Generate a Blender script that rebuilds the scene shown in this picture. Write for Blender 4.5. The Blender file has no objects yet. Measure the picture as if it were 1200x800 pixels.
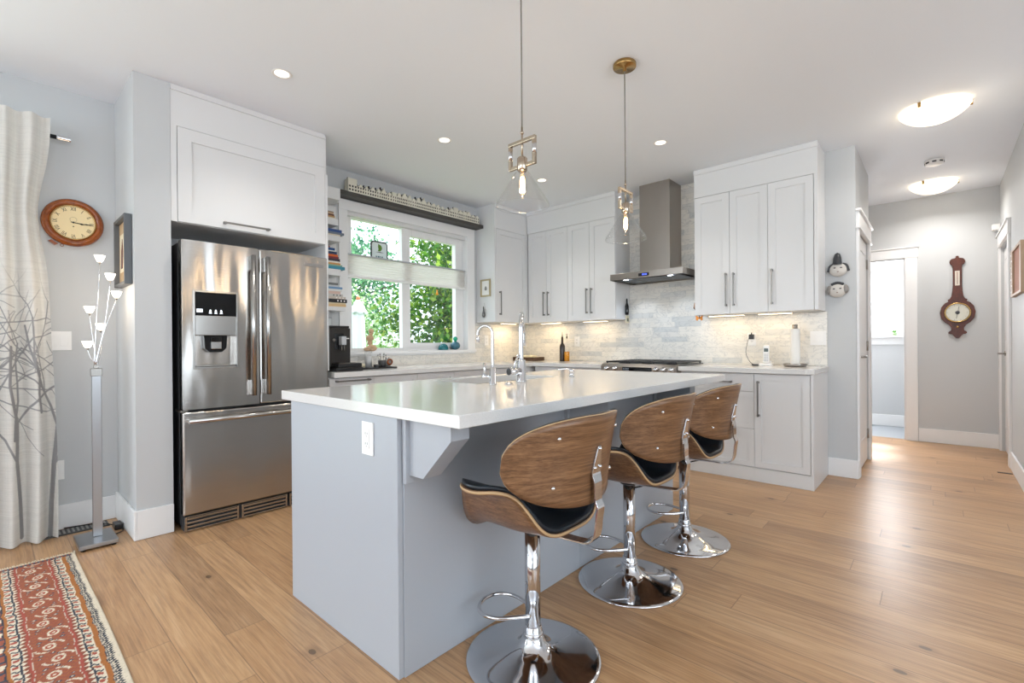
import bpy, bmesh, math, random
import numpy as np
from mathutils import Vector, Matrix
SC = bpy.context.scene
COL = SC.collection
PI = math.pi

# ------------------------------------------------------------------ camera
CAM = (4.037, -4.757, 1.118)
YAW, PITCH, ROLL = 42.007, -0.094, -0.444
cam = bpy.data.cameras.new('camera'); cam_o = bpy.data.objects.new('camera', cam); COL.objects.link(cam_o)
def _axes():
    a = math.radians(YAW); fw = Vector((-math.sin(a), math.cos(a), 0)); r = Vector((math.cos(a), math.sin(a), 0)); u = Vector((0, 0, 1))
    p = math.radians(PITCH); f2 = fw*math.cos(p)+u*math.sin(p); u2 = u*math.cos(p)-fw*math.sin(p)
    t = math.radians(ROLL); return r*math.cos(t)+u2*math.sin(t), u2*math.cos(t)-r*math.sin(t), f2
_r, _u, _f = _axes()
cam_o.matrix_world = Matrix(((_r.x, _u.x, -_f.x, CAM[0]), (_r.y, _u.y, -_f.y, CAM[1]), (_r.z, _u.z, -_f.z, CAM[2]), (0, 0, 0, 1)))
cam.sensor_width = 36; cam.lens = 555.8/1200*36
cam.shift_y = (404.535-400)/1200
cam.clip_start = .05; cam.clip_end = 200
SC.camera = cam_o

# ------------------------------------------------------------------ exposure, world, daylight
SC.view_settings.view_transform = 'Standard'; SC.view_settings.look = 'None'
SC.view_settings.gamma = 1; SC.view_settings.use_curve_mapping = False
SC.view_settings.exposure = -0.01
W = bpy.data.worlds.new('sky'); SC.world = W; W.use_nodes = True
_bg = W.node_tree.nodes['Background']; _bg.inputs[0].default_value = (.80, .90, 1, 1); _bg.inputs[1].default_value = 3.0

def sun(name, direction, strength, angle, color=(1, .96, .9)):
    l = bpy.data.lights.new(name, 'SUN'); l.energy = strength; l.angle = math.radians(angle); l.color = color
    o = bpy.data.objects.new(name, l); COL.objects.link(o)
    o.rotation_euler = Vector(direction).to_track_quat('-Z', 'Y').to_euler(); return o
def area(name, loc, direction, sx, sy, power, color=(1, 1, 1), spread=180):
    l = bpy.data.lights.new(name, 'AREA'); l.shape = 'RECTANGLE'; l.size = sx; l.size_y = sy; l.energy = power; l.color = color
    l.spread = math.radians(spread)
    o = bpy.data.objects.new(name, l); COL.objects.link(o); o.location = loc
    o.rotation_euler = Vector(direction).to_track_quat('-Z', 'Y').to_euler(); return o
sun('sun', (.03, -1, -.85), 7, 6)
# daylight standing in the window and patio openings of the room
area('daylight_patio', (-.03, -6.7, 1.25), (1, 0, .1), 2.9, 2.2, 62, (.86, .93, 1))
area('daylight_south', (3.6, -8.95, 1.85), (0, 1, .8), 4.6, 1.3, 84, (.84, .93, 1))
area('daylight_east', (7.45, -4.6, 1.85), (-1, 0, .8), 4.4, 1.3, 70, (.85, .935, 1))
area('daylight_back_room', (3.1, 3.30, 1.65), (.12, -1, -.35), 1.05, .85, 60, (.97, .98, 1))

# ------------------------------------------------------------------ materials
def srgb(h):
    h = h.lstrip('#'); v = [int(h[i:i+2], 16)/255 for i in (0, 2, 4)]
    return tuple((c/12.92 if c <= .04045 else ((c+.055)/1.055)**2.4) for c in v)+(1,)
MATS = {}
def mat(name, color, rough=.5, metal=0, emit=None, es=0, trans=0, ior=1.45, coat=0, spec=None, alpha=None):
    if name in MATS: return MATS[name]
    m = bpy.data.materials.new(name); m.use_nodes = True; b = m.node_tree.nodes['Principled BSDF']
    c = srgb(color) if isinstance(color, str) else tuple(color)+(1,)
    b.inputs['Base Color'].default_value = c; b.inputs['Roughness'].default_value = rough; b.inputs['Metallic'].default_value = metal
    if emit: b.inputs['Emission Color'].default_value = srgb(emit); b.inputs['Emission Strength'].default_value = es
    if trans: b.inputs['Transmission Weight'].default_value = trans; b.inputs['IOR'].default_value = ior
    if coat: b.inputs['Coat Weight'].default_value = coat
    if spec is not None: b.inputs['Specular IOR Level'].default_value = spec
    MATS[name] = m; return m
class NT:
    def __init__(s, m): s.m = m; s.t = m.node_tree; s.b = s.t.nodes['Principled BSDF']
    def n(s, typ, **k):
        nd = s.t.nodes.new(typ)
        for a, v in k.items(): setattr(nd, a, v)
        return nd
    def l(s, a, b): s.t.links.new(a, b)
    def val(s, sock, v):
        if hasattr(v, 'links') or isinstance(v, bpy.types.NodeSocket): s.l(v, sock)
        else: sock.default_value = v
    def math(s, op, a, b=None, c=None):
        nd = s.n('ShaderNodeMath', operation=op); s.val(nd.inputs[0], a)
        if b is not None: s.val(nd.inputs[1], b)
        if c is not None: s.val(nd.inputs[2], c)
        return nd.outputs[0]
    def pos(s): 
        g = s.n('ShaderNodeNewGeometry'); return g.outputs['Position']
    def obj(s): return s.n('ShaderNodeTexCoord').outputs['Object']
    def map(s, v, scale=(1, 1, 1), loc=(0, 0, 0), rot=(0, 0, 0)):
        nd = s.n('ShaderNodeMapping'); s.l(v, nd.inputs[0]); nd.inputs['Scale'].default_value = scale; nd.inputs['Location'].default_value = loc; nd.inputs['Rotation'].default_value = rot
        return nd.outputs[0]
    def noise(s, v, scale, detail=3, rough=.5, dist=0):
        nd = s.n('ShaderNodeTexNoise'); s.l(v, nd.inputs['Vector']); nd.inputs['Scale'].default_value = scale; nd.inputs['Detail'].default_value = detail
        nd.inputs['Roughness'].default_value = rough; nd.inputs['Distortion'].default_value = dist; return nd.outputs['Fac']
    def ramp(s, f, stops):
        nd = s.n('ShaderNodeValToRGB'); s.l(f, nd.inputs[0]); e = nd.color_ramp.elements
        while len(e) < len(stops): e.new(.5)
        for el, (p, c) in zip(e, stops): el.position = p; el.color = srgb(c) if isinstance(c, str) else (c, c, c, 1)
        return nd.outputs[0]
    def mix(s, f, a, b, mode='MIX'):
        nd = s.n('ShaderNodeMix', data_type='RGBA', blend_type=mode); s.val(nd.inputs[0], f); s.val(nd.inputs[6], a); s.val(nd.inputs[7], b); return nd.outputs[2]
    def bump(s, h, strength=.2, dist=.01):
        nd = s.n('ShaderNodeBump'); s.l(h, nd.inputs['Height']); nd.inputs['Strength'].default_value = strength; nd.inputs['Distance'].default_value = dist
        s.l(nd.outputs[0], s.b.inputs['Normal']); return nd
    def color(s, c): s.l(c, s.b.inputs['Base Color'])
    def sep(s, v): nd = s.n('ShaderNodeSeparateXYZ'); s.l(v, nd.inputs[0]); return nd.outputs
    def comb(s, x, y, z): 
        nd = s.n('ShaderNodeCombineXYZ'); s.val(nd.inputs[0], x); s.val(nd.inputs[1], y); s.val(nd.inputs[2], z); return nd.outputs[0]

def paint(name, c, rough=.6):
    m = mat(name, c, rough); t = NT(m); t.bump(t.noise(t.pos(), 180, 2), .04, .002); return m
M_wall = paint('wall_paint', '#c6c8c9'); M_ceil = paint('ceiling_paint', '#edf2f9', .8)
M_white = mat('cabinet_white', '#dddddd', .38); M_trim = mat('trim_white', '#ececec', .42)
M_island = paint('island_grey_paint', '#abb0b7', .42)
M_plastic = mat('white_plastic', '#f1f0ee', .35); M_grey = mat('light_grey', '#b9bcc0', .5)
M_black = mat('black_plastic', '#1b1b1d', .35); M_dark = mat('dark_grey', '#3c3d3f', .5)
M_chrome = mat('chrome', '#d6d6d8', .07, 1); M_nickel = mat('brushed_nickel', '#9b9893', .3, 1)
M_brass = mat('antique_brass', '#b08f5c', .25, 1); M_pull = mat('pull_nickel', '#8f8d8a', .35, 1)
M_leather = mat('black_leather', '#121b24', .38); M_gblack = mat('glossy_black', '#08080a', .05)
M_glass = mat('clear_glass', '#ffffff', .02, 0, trans=1, ior=1.45)
M_cream = mat('cream', '#e8dfc4', .5)

def steel():
    m = mat('brushed_steel', '#bdbab6', .24, 1); t = NT(m); p = t.pos()
    br = t.noise(t.map(p, (2, 2, 400)), 1, 2); wv = t.noise(t.map(p, (.6, 5.5, 1.3)), 1, 1)
    t.b.inputs['Anisotropic'].default_value = .8; t.l(t.comb(0, 0, 1), t.b.inputs['Tangent'])
    h = t.math('ADD', t.math('MULTIPLY', br, .0003), t.math('MULTIPLY', wv, .035)); b = t.bump(h, .55, 1)
    t.l(t.math('MULTIPLY_ADD', br, .16, .13), t.b.inputs['Roughness']); return m
M_steel = steel()
def steel2():
    m = mat('hood_steel', '#a8a19a', .28, 1); t = NT(m); p = t.pos(); br = t.noise(t.map(p, (160, 160, 1.5)), 1, 2)
    t.l(t.math('MULTIPLY_ADD', br, .06, .27), t.b.inputs['Roughness']); t.b.inputs['Anisotropic'].default_value = .6; t.l(t.comb(0, 0, 1), t.b.inputs['Tangent']); return m
M_hood = steel2()
def wood(name, c1, c2, c3, scale=(1.2, 14, 14), rough=.35, obj=True):
    m = mat(name, c2, rough); t = NT(m); v = t.map(t.obj() if obj else t.pos(), scale)
    f = t.noise(v, 1.6, 6, .6, .6); g = t.noise(t.map(t.obj() if obj else t.pos(), tuple(q*6 for q in scale)), 1.5, 3)
    c = t.ramp(f, [(.28, c1), (.5, c2), (.72, c3)]); t.color(t.mix(.35, c, t.ramp(g, [(.3, c1), (.7, c3)]))); return m
M_walnut = wood('walnut_veneer', '#422a1c', '#735137', '#9f7a58', (12, .7, 75), .3)
M_plyedge = mat('ply_edge', '#c0a078', .45)
M_mahog = wood('mahogany', '#4a2414', '#6b2f17', '#8e4a22', (10, 10, 10), .2)
M_honey = wood('clock_wood', '#5b2a12', '#8a4519', '#a85c22', (8, 8, 8), .15)
M_oldwood = wood('weathered_wood', '#9b7a52', '#bfa07a', '#d8c3a2', (8, 8, 3), .6)
M_barom = wood('barometer_wood', '#33170f', '#4f2416', '#6e3420', (10, 10, 4), .4)

def quartz():
    m = mat('white_quartz', '#e6e3df', .13); t = NT(m); f = t.noise(t.pos(), 260, 2)
    t.color(t.ramp(f, [(.30, '#d0cecc'), (.42, '#d9d8d6'), (.7, '#dedddb')])); t.b.inputs['Specular IOR Level'].default_value = .55; return m
M_quartz = quartz()

def floor_mat():
    m = mat('oak_planks', '#b98f63', .36); t = NT(m); p = t.pos(); s = t.sep(p)
    w, L = .148, 1.45
    yy = t.math('DIVIDE', s[1], w); row = t.math('FLOOR', yy)
    wn = t.n('ShaderNodeTexWhiteNoise', noise_dimensions='1D'); t.l(row, wn.inputs['W'])
    xx = t.math('ADD', t.math('DIVIDE', s[0], L), t.math('MULTIPLY', wn.outputs[0], 7.3)); colm = t.math('FLOOR', xx)
    w2 = t.n('ShaderNodeTexWhiteNoise', noise_dimensions='2D'); t.l(t.comb(row, colm, 0), w2.inputs['Vector']); rnd = w2.outputs[0]
    fy = t.math('FRACT', yy); fx = t.math('FRACT', xx)
    def edge(f, e):
        return t.math('MINIMUM', t.math('DIVIDE', f, e), t.math('DIVIDE', t.math('SUBTRACT', 1, f), e))
    gap = t.math('MINIMUM', t.math('MINIMUM', edge(fy, .016), edge(fx, .0018)), 1)
    gv = t.comb(t.math('MULTIPLY', s[0], 1.6), t.math('MULTIPLY_ADD', s[1], 16, t.math('MULTIPLY', rnd, 50)), t.math('MULTIPLY', rnd, 30))
    g1 = t.noise(gv, 1.5, 5, .6, 1.2); g2 = t.noise(t.comb(t.math('MULTIPLY', s[0], 2.4), t.math('MULTIPLY', s[1], 80), rnd), 1.5, 4, .65)
    base = t.ramp(rnd, [(0, '#916a47'), (.2, '#b88a5b'), (.45, '#d2a473'), (.7, '#b38253'), (1, '#dcb284')])
    c = t.mix(.42, base, t.ramp(g1, [(.3, '#785233'), (.5, '#b3865c'), (.7, '#d6b088')]))
    c = t.mix(.34, c, t.ramp(g2, [(.36, '#62422a'), (.52, '#bb9268'), (.7, '#d6b48c')]))
    vn = t.n('ShaderNodeTexVoronoi', feature='F1', voronoi_dimensions='2D'); t.l(t.map(p, (1.0, 1.7, 1)), vn.inputs['Vector']); vn.inputs['Scale'].default_value = 1.1
    kn = t.math('LESS_THAN', vn.outputs['Distance'], .021); halo = t.ramp(vn.outputs['Distance'], [(.012, 1.0), (.06, 0.0)])
    c = t.mix(t.math('MULTIPLY', halo, .45), c, srgb('#6b4526')); c = t.mix(t.math('MULTIPLY', kn, .7), c, srgb('#3e2614'))
    c = t.mix(t.math('MULTIPLY', t.math('SUBTRACT', 1, gap), .75), c, srgb('#50351f'))
    c = t.mix(.08, c, srgb('#b3a696'))
    t.color(c); t.l(t.math('MULTIPLY_ADD', g2, .26, .22), t.b.inputs['Roughness'])
    t.bump(t.math('ADD', t.math('MULTIPLY', gap, .6), t.math('MULTIPLY', g2, .3)), .25, .002); return m
M_floor = floor_mat()

def marble(name, ax):
    m = mat(name, '#e3e1de', .22); t = NT(m); s = t.sep(t.pos()); u = s[ax]
    h, L = .0515, .27
    rr = t.math('DIVIDE', s[2], h); row = t.math('FLOOR', rr)
    wn = t.n('ShaderNodeTexWhiteNoise', noise_dimensions='1D'); t.l(row, wn.inputs['W'])
    xx = t.math('ADD', t.math('DIVIDE', u, L), t.math('MULTIPLY', wn.outputs[0], 5.7)); cc = t.math('FLOOR', xx)
    w2 = t.n('ShaderNodeTexWhiteNoise', noise_dimensions='2D'); t.l(t.comb(row, cc, 0), w2.inputs['Vector']); rnd = w2.outputs[0]
    f1, f2 = t.math('FRACT', rr), t.math('FRACT', xx)
    e = lambda f, k: t.math('MINIMUM', t.math('DIVIDE', f, k), t.math('DIVIDE', t.math('SUBTRACT', 1, f), k))
    gap = t.math('MINIMUM', t.math('MINIMUM', e(f1, .03), e(f2, .006)), 1)
    v = t.comb(t.math('ADD', u, t.math('MULTIPLY', rnd, 17)), t.math('MULTIPLY', rnd, 9), t.math('MULTIPLY', s[2], 1.8))
    n1 = t.noise(v, 5.5, 6, .6, 1.5); vein = t.math('ABSOLUTE', t.math('SUBTRACT', n1, .5))
    base = t.ramp(rnd, [(0, '#e8e4dc'), (.6, '#e3dfd7'), (.88, '#dcdad5'), (1, '#cbccca')])
    c = t.mix(t.ramp(vein, [(0, .4), (.02, .06), (.06, .0)]), base, srgb('#8f9398'))
    c = t.mix(t.math('MULTIPLY', t.math('SUBTRACT', 1, gap), .55), c, srgb('#a8a8a6'))
    t.color(c); t.bump(gap, .3, .001); return m
M_tileX = marble('marble_tile_range_wall', 0); M_tileY = marble('marble_tile_window_wall', 1)

# ------------------------------------------------------------------ mesh helpers
class MB:
    def __init__(s): s.v = []; s.f = []; s.m = []; s.sm = []; s.mats = []
    def mi(s, m):
        if m is None: return 0
        if m not in s.mats: s.mats.append(m)
        return s.mats.index(m)
    def add(s, v, f, m=None, smooth=False):
        o = len(s.v); s.v += [tuple(q) for q in v]; k = s.mi(m)
        for q in f: s.f.append(tuple(i+o for i in q)); s.m.append(k); s.sm.append(smooth)
        return s
    def box(s, x0, x1, y0, y1, z0, z1, m=None):
        v = [(x, y, z) for z in (z0, z1) for y in (y0, y1) for x in (x0, x1)]
        return s.add(v, [(0, 2, 3, 1), (4, 5, 7, 6), (0, 1, 5, 4), (2, 6, 7, 3), (0, 4, 6, 2), (1, 3, 7, 5)], m)
    def bbox(s, x0, x1, y0, y1, z0, z1, b=.004, m=None, seg=2):
        bm = bmesh.new(); bmesh.ops.create_cube(bm, size=1)
        for q in bm.verts: q.co = Vector(((x0+x1)/2+q.co.x*(x1-x0), (y0+y1)/2+q.co.y*(y1-y0), (z0+z1)/2+q.co.z*(z1-z0)))
        b = min(b, abs(x1-x0)*.49, abs(y1-y0)*.49, abs(z1-z0)*.49)
        bmesh.ops.bevel(bm, geom=list(bm.edges), offset=b, segments=seg, affect='EDGES', profile=.5)
        bm.verts.index_update(); v = [q.co[:] for q in bm.verts]; f = [[q.index for q in g.verts] for g in bm.faces]; bm.free()
        return s.add(v, f, m)
    def lathe(s, prof, c=(0, 0, 0), axis='z', n=32, m=None, smooth=True, cap=True):
        v = []; 
        for r, h in prof:
            for i in range(n):
                a = 2*PI*i/n; p = (r*math.cos(a), r*math.sin(a), h)
                if axis == 'x': p = (p[2], p[0], p[1])
                elif axis == 'y': p = (p[0], p[2], p[1])
                v.append((c[0]+p[0], c[1]+p[1], c[2]+p[2]))
        f = [(j*n+i, j*n+(i+1) % n, (j+1)*n+(i+1) % n, (j+1)*n+i) for j in range(len(prof)-1) for i in range(n)]
        s.add(v, f, m, smooth)
        if cap:
            for j in (0, len(prof)-1):
                if prof[j][0] > 1e-5: s.add(v[j*n:(j+1)*n], [tuple(range(n)) if j else tuple(reversed(range(n)))], m)
        return s
    def cyl(s, p0, p1, r0, r1=None, n=16, m=None, smooth=True, cap=True):
        r1 = r0 if r1 is None else r1; p0 = Vector(p0); p1 = Vector(p1); d = (p1-p0).normalized()
        a = d.orthogonal().normalized(); b = d.cross(a); v = []
        for p, r in ((p0, r0), (p1, r1)):
            for i in range(n): t = 2*PI*i/n; v.append((p+a*(r*math.cos(t))+b*(r*math.sin(t)))[:])
        s.add(v, [(i, (i+1) % n, n+(i+1) % n, n+i) for i in range(n)], m, smooth)
        if cap: s.add(v[:n], [tuple(reversed(range(n)))], m); s.add(v[n:], [tuple(range(n))], m)
        return s
    def tube(s, pts, r, n=10, m=None, closed=False, rs=None, cap=True):
        P = [Vector(p) for p in pts]; N = len(P); v = []; up = None
        for i, p in enumerate(P):
            if closed: d = P[(i+1) % N]-P[i-1]
            else: d = P[min(i+1, N-1)]-P[max(i-1, 0)]
            d.normalize()
            if up is None: up = d.orthogonal().normalized()
            up = (up-d*up.dot(d)); up = up.normalized() if up.length > 1e-6 else d.orthogonal().normalized()
            b = d.cross(up); rr = rs[i] if rs else r
            for k in range(n): t = 2*PI*k/n; v.append((p+up*(rr*math.cos(t))+b*(rr*math.sin(t)))[:])
        M = N if closed else N-1
        f = [(j*n+i, j*n+(i+1) % n, ((j+1) % N)*n+(i+1) % n, ((j+1) % N)*n+i) for j in range(M) for i in range(n)]
        s.add(v, f, m, True)
        if cap and not closed: s.add(v[:n], [tuple(reversed(range(n)))], m); s.add(v[-n:], [tuple(range(n))], m)
        return s
    def sphere(s, c, r, m=None, n=16, k=10, sq=(1, 1, 1)):
        prof = [(math.sin(PI*j/k), -math.cos(PI*j/k)) for j in range(k+1)]
        v = []
        for a, h in prof:
            for i in range(n): t = 2*PI*i/n; v.append((c[0]+r*sq[0]*a*math.cos(t), c[1]+r*sq[1]*a*math.sin(t), c[2]+r*sq[2]*h))
        return s.add(v, [(j*n+i, j*n+(i+1) % n, (j+1)*n+(i+1) % n, (j+1)*n+i) for j in range(k) for i in range(n)], m, True)
    def prism(s, poly, a0, a1, axis='x', m=None):
        # poly in the two other axes (y,z for x; x,z for y; x,y for z)
        n = len(poly); v = []
        for a in (a0, a1):
            for p, q in poly: v.append({'x': (a, p, q), 'y': (p, a, q), 'z': (p, q, a)}[axis])
        f = [(i, (i+1) % n, n+(i+1) % n, n+i) for i in range(n)]+[tuple(reversed(range(n))), tuple(range(n, 2*n))]
        return s.add(v, f, m)
    def slab_hole(s, A, B, d0, d1, axis, H, m=None, depth=None, back=True):
        """slab A=(u0,u1) B=(w0,w1), between d0 (front) and d1 (back) on axis; hole H=(u0,u1,w0,w1); depth None = through, else a recess"""
        def P(u, w, d): return {'x': (d, u, w), 'y': (u, d, w), 'z': (u, w, d)}[axis]
        o = [(A[0], B[0]), (A[1], B[0]), (A[1], B[1]), (A[0], B[1])]; h = [(H[0], H[2]), (H[1], H[2]), (H[1], H[3]), (H[0], H[3])]
        db = d1 if depth is None else depth
        v = [P(u, w, d0) for u, w in o]+[P(u, w, d0) for u, w in h]+[P(u, w, db) for u, w in h]+[P(u, w, d1) for u, w in o]
        f = []
        for i in range(4):
            j = (i+1) % 4; f += [(i, j, 4+j, 4+i), (4+i, 4+j, 8+j, 8+i), (i, 12+i, 12+j, j)]
            if depth is None: f.append((8+i, 8+j, 12+j, 12+i))
        if depth is not None: f += [(8, 9, 10, 11), (15, 14, 13, 12)]
        return s.add(v, f, m)
    def build(s, name, m=None, parent=None, loc=None, bevel=0, recalc=True):
        """verts are in world coordinates; loc is the object's own origin (world)"""
        base = Vector(parent_loc(parent)) if parent else Vector(loc or (0, 0, 0))
        me = bpy.data.meshes.new(name)
        me.from_pydata([(q[0]-base.x, q[1]-base.y, q[2]-base.z) for q in s.v], [], s.f)
        for k in (s.mats or [m]): me.materials.append(k)
        if m and s.mats and m not in s.mats: pass
        me.polygons.foreach_set('material_index', s.m); me.polygons.foreach_set('use_smooth', s.sm); me.update()
        if recalc:
            bm = bmesh.new(); bm.from_mesh(me); bmesh.ops.remove_doubles(bm, verts=bm.verts, dist=1e-6); bmesh.ops.recalc_face_normals(bm, faces=bm.faces); bm.to_mesh(me); bm.free()
        o = bpy.data.objects.new(name, me); COL.objects.link(o)
        if parent: o.parent = parent
        else: o.location = base
        if bevel:
            b = o.modifiers.new('b', 'BEVEL'); b.width = bevel; b.segments = 2; b.limit_method = 'ANGLE'
        return o
def parent_loc(p):
    l = Vector(p.location)
    while p.parent: p = p.parent; l += Vector(p.location)
    return l
def tag(o, label=None, cat=None, group=None, kind=None):
    if label: o['label'] = label
    if cat: o['category'] = cat
    if group: o['group'] = group
    if kind: o['kind'] = kind
    return o
def thing(name, loc, label, cat, group=None):
    o = bpy.data.objects.new(name, None); COL.objects.link(o); o.location = loc; o.empty_display_size = .05
    return tag(o, label, cat, group)
def struct(name, mb, m, **k): return tag(mb.build(name, m, **k), kind='structure')
def dup(root, loc, label=None, rotz=None):
    def cp(o, par):
        c = o.copy(); COL.objects.link(c); c.parent = par
        for ch in kids.get(o.name, []): cp(ch, c)
        return c
    kids = {}
    for o in bpy.data.objects:
        if o.parent: kids.setdefault(o.parent.name, []).append(o)
    r = cp(root, None); r.location = loc
    if rotz is not None: r.rotation_euler = (0, 0, rotz)
    if label: r['label'] = label
    return r
def face_pt(ax, u, z, d):
    """ax 'y': plane facing -Y, u = x, out of the plane by d; ax 'x': plane facing +X, u = y"""
    return None
def shaker(mb, ax, u0, u1, z0, z1, front, th=.02, rail=.058, rec=.009, m=None):
    s = 1 if ax == 'x' else -1            # outward sign
    r = min(rail, (u1-u0)*.3, (z1-z0)*.3)
    mb.slab_hole((u0, u1), (z0, z1), front, front-s*th, ax, (u0+r, u1-r, z0+r, z1-r), m, depth=front-s*rec)
def pull(ax, front, u0, u1, z0, z1, parent, name='handle'):
    """bar pull standing off a front; either u0==u1 (vertical) or z0==z1 (horizontal)"""
    s = 1 if ax == 'x' else -1; mb = MB(); w = .0055
    def bx(ua, ub, za, zb, d0, d1):
        d0, d1 = sorted((front+s*d0, front+s*d1))
        if ax == 'x': mb.bbox(d0, d1, ua, ub, za, zb, .0015)
        else: mb.bbox(ua, ub, d0, d1, za, zb, .0015)
    if u0 == u1:
        bx(u0-w, u0+w, z0, z1, .024, .034)
        for z in (z0+.012, z1-.012): bx(u0-.008, u0+.008, z-.008, z+.008, 0, .03)
    else:
        bx(u0, u1, z0-w, z0+w, .024, .034)
        for u in (u0+.012, u1-.012): bx(u-.008, u+.008, z0-.008, z0+.008, 0, .03)
    return mb.build(name, M_pull, parent)
# ================================================================== THE ROOM
H = 2.722; T = .15
RX = 7.5; SY = -9.0
# floor: one slab under kitchen, hall and living space
struct('floor', MB().box(-T, RX+T, SY-T, 2.25+.05, -.12, 0), M_floor)
M_tilefloor = mat('grey_floor_tile', '#9fa5ab', .3)
struct('floor', MB().box(2.2, 4.66, 2.30, 3.42, -.12, -.002), M_tilefloor)
struct('ceiling', MB().box(-T, RX+T, SY-T, 3.42, H, H+.12), M_ceil)
# window wall (x = 0): kitchen window, wall with the clock, patio opening behind the curtain
wb = MB()
KW = (-2.53, -1.05, 1.065, 2.36)
wb.box(-T, 0, KW[1], .0, 0, H); wb.box(-T, 0, -5.0, KW[0], 0, H)
wb.box(-T, 0, KW[0], KW[1], 0, KW[2]); wb.box(-T, 0, KW[0], KW[1], KW[3], H)
wb.box(-T, 0, -8.3, -5.0, 2.4, H); wb.box(-T, 0, SY-T, -8.3, 0, H)
struct('wall_left', wb, M_wall)
# stub wall left of the refrigerator
struct('wall_stub', MB().box(0, .575, -4.177, -3.998, 0, H), M_wall)
# range wall: solid block (pantry behind it)
struct('wall_back', MB().box(-T, 3.534, 0, .12, 0, H), M_wall)
wr = MB(); wr.box(3.414, 3.534, .12, .13, 0, H); wr.box(3.414, 3.534, .13, .86, 2.05, H); wr.box(3.414, 3.534, .86, .975, 0, H); wr.box(2.2, 3.414, .86, .975, 0, H)
struct('wall_pantry', wr, M_wall)
# hall back wall with the doorway
wh = MB(); wh.box(3.751, 4.66, 2.248, 2.36, 0, H); wh.box(2.2, 2.93, 2.248, 2.36, 0, H); wh.box(2.93, 3.751, 2.248, 2.36, 2.06, H)
struct('wall_hall', wh, M_wall)
struct('wall_hall_end', MB().box(2.08, 2.2, .86, 3.42, 0, H), M_wall)
# back room
wk = MB(); BW = (2.62, 3.665, 1.20, 2.07)
wk.box(2.2, BW[0], 3.265, 3.40, 0, H); wk.box(BW[1], 4.66, 3.265, 3.40, 0, H); wk.box(BW[0], BW[1], 3.265, 3.40, 0, BW[2]); wk.box(BW[0], BW[1], 3.265, 3.40, BW[3], H)
struct('wall_back_room', wk, M_wall)
# right wall with a door
wr = MB(); wr.box(4.508, 4.66, -.6, 1.36, 0, H); wr.box(4.508, 4.66, 1.36, 2.15, 2.06, H); wr.box(4.508, 4.66, 2.15, 3.42, 0, H)
struct('wall_right', wr, M_wall)
struct('wall_living', MB().box(4.66, RX, -.6, -.48, 0, H), M_wall)
we = MB(); we.box(RX, RX+T, SY-T, -6.9, 0, H); we.box(RX, RX+T, -2.4, -.48, 0, H); we.box(RX, RX+T, -6.9, -2.4, 0, .3); we.box(RX, RX+T, -6.9, -2.4, 2.55, H)
struct('wall_east', we, M_wall)
ws = MB(); ws.box(0, 1.2, SY-T, SY, 0, H); ws.box(6.0, RX, SY-T, SY, 0, H); ws.box(1.2, 6.0, SY-T, SY, 0, .3); ws.box(1.2, 6.0, SY-T, SY, 2.55, H)
struct('wall_south', ws, M_wall)

# ---- baseboards
def bb(name, x0, x1, y0, y1, h=.15): struct(name, MB().bbox(x0, x1, y0, y1, .001, h, .003), M_trim)
bb('baseboard_left', .0, .014, -4.98, -4.177)
bb('baseboard_stub', .0, .589, -4.191, -4.177, .17); bb('baseboard_stub', .575, .589, -4.177, -3.998, .17)
bb('baseboard_back', 3.337, 3.548, -.014, 0); bb('baseboard_pantry', 3.534, 3.548, .001, .03)
bb('baseboard_hall', 3.862, 4.508, 2.234, 2.248)
bb('baseboard_right', 4.494, 4.508, -.6, 1.248); bb('baseboard_back_room', 2.2, 4.508, 3.251, 3.265)
bb('baseboard_living', 4.66, RX, -.614, -.6)

# ---- door casings (kind structure, named trim_n)
def trim(n, *boxes):
    mb = MB()
    for b in boxes: mb.bbox(*b, .002)
    struct('trim_%d' % n, mb, M_trim)
trim(1, (3.534, 3.552, .03, .13, 0, 2.06), (3.534, 3.552, .86, .96, 0, 2.06), (3.534, 3.556, .02, .97, 2.06, 2.19), (3.534, 3.572, .0, .985, 2.19, 2.21), (3.534, 3.564, .01, .98, 2.05, 2.065))
trim(2, (3.751, 3.858, 2.230, 2.248, 0, 2.065), (2.82, 2.93, 2.230, 2.248, 0, 2.065), (2.81, 3.866, 2.226, 2.248, 2.065, 2.175), (2.80, 3.875, 2.214, 2.248, 2.175, 2.19),
     (3.739, 3.751, 2.248, 2.36, 0, 2.065), (2.93, 2.942, 2.248, 2.36, 0, 2.065), (2.93, 3.751, 2.248, 2.36, 2.053, 2.065))
trim(3, (4.490, 4.508, 1.25, 1.36, 0, 2.065), (4.490, 4.508, 2.15, 2.247, 0, 2.065), (4.486, 4.508, 1.24, 2.247, 2.065, 2.18), (4.474, 4.508, 1.23, 2.247, 2.18, 2.195))
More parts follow.
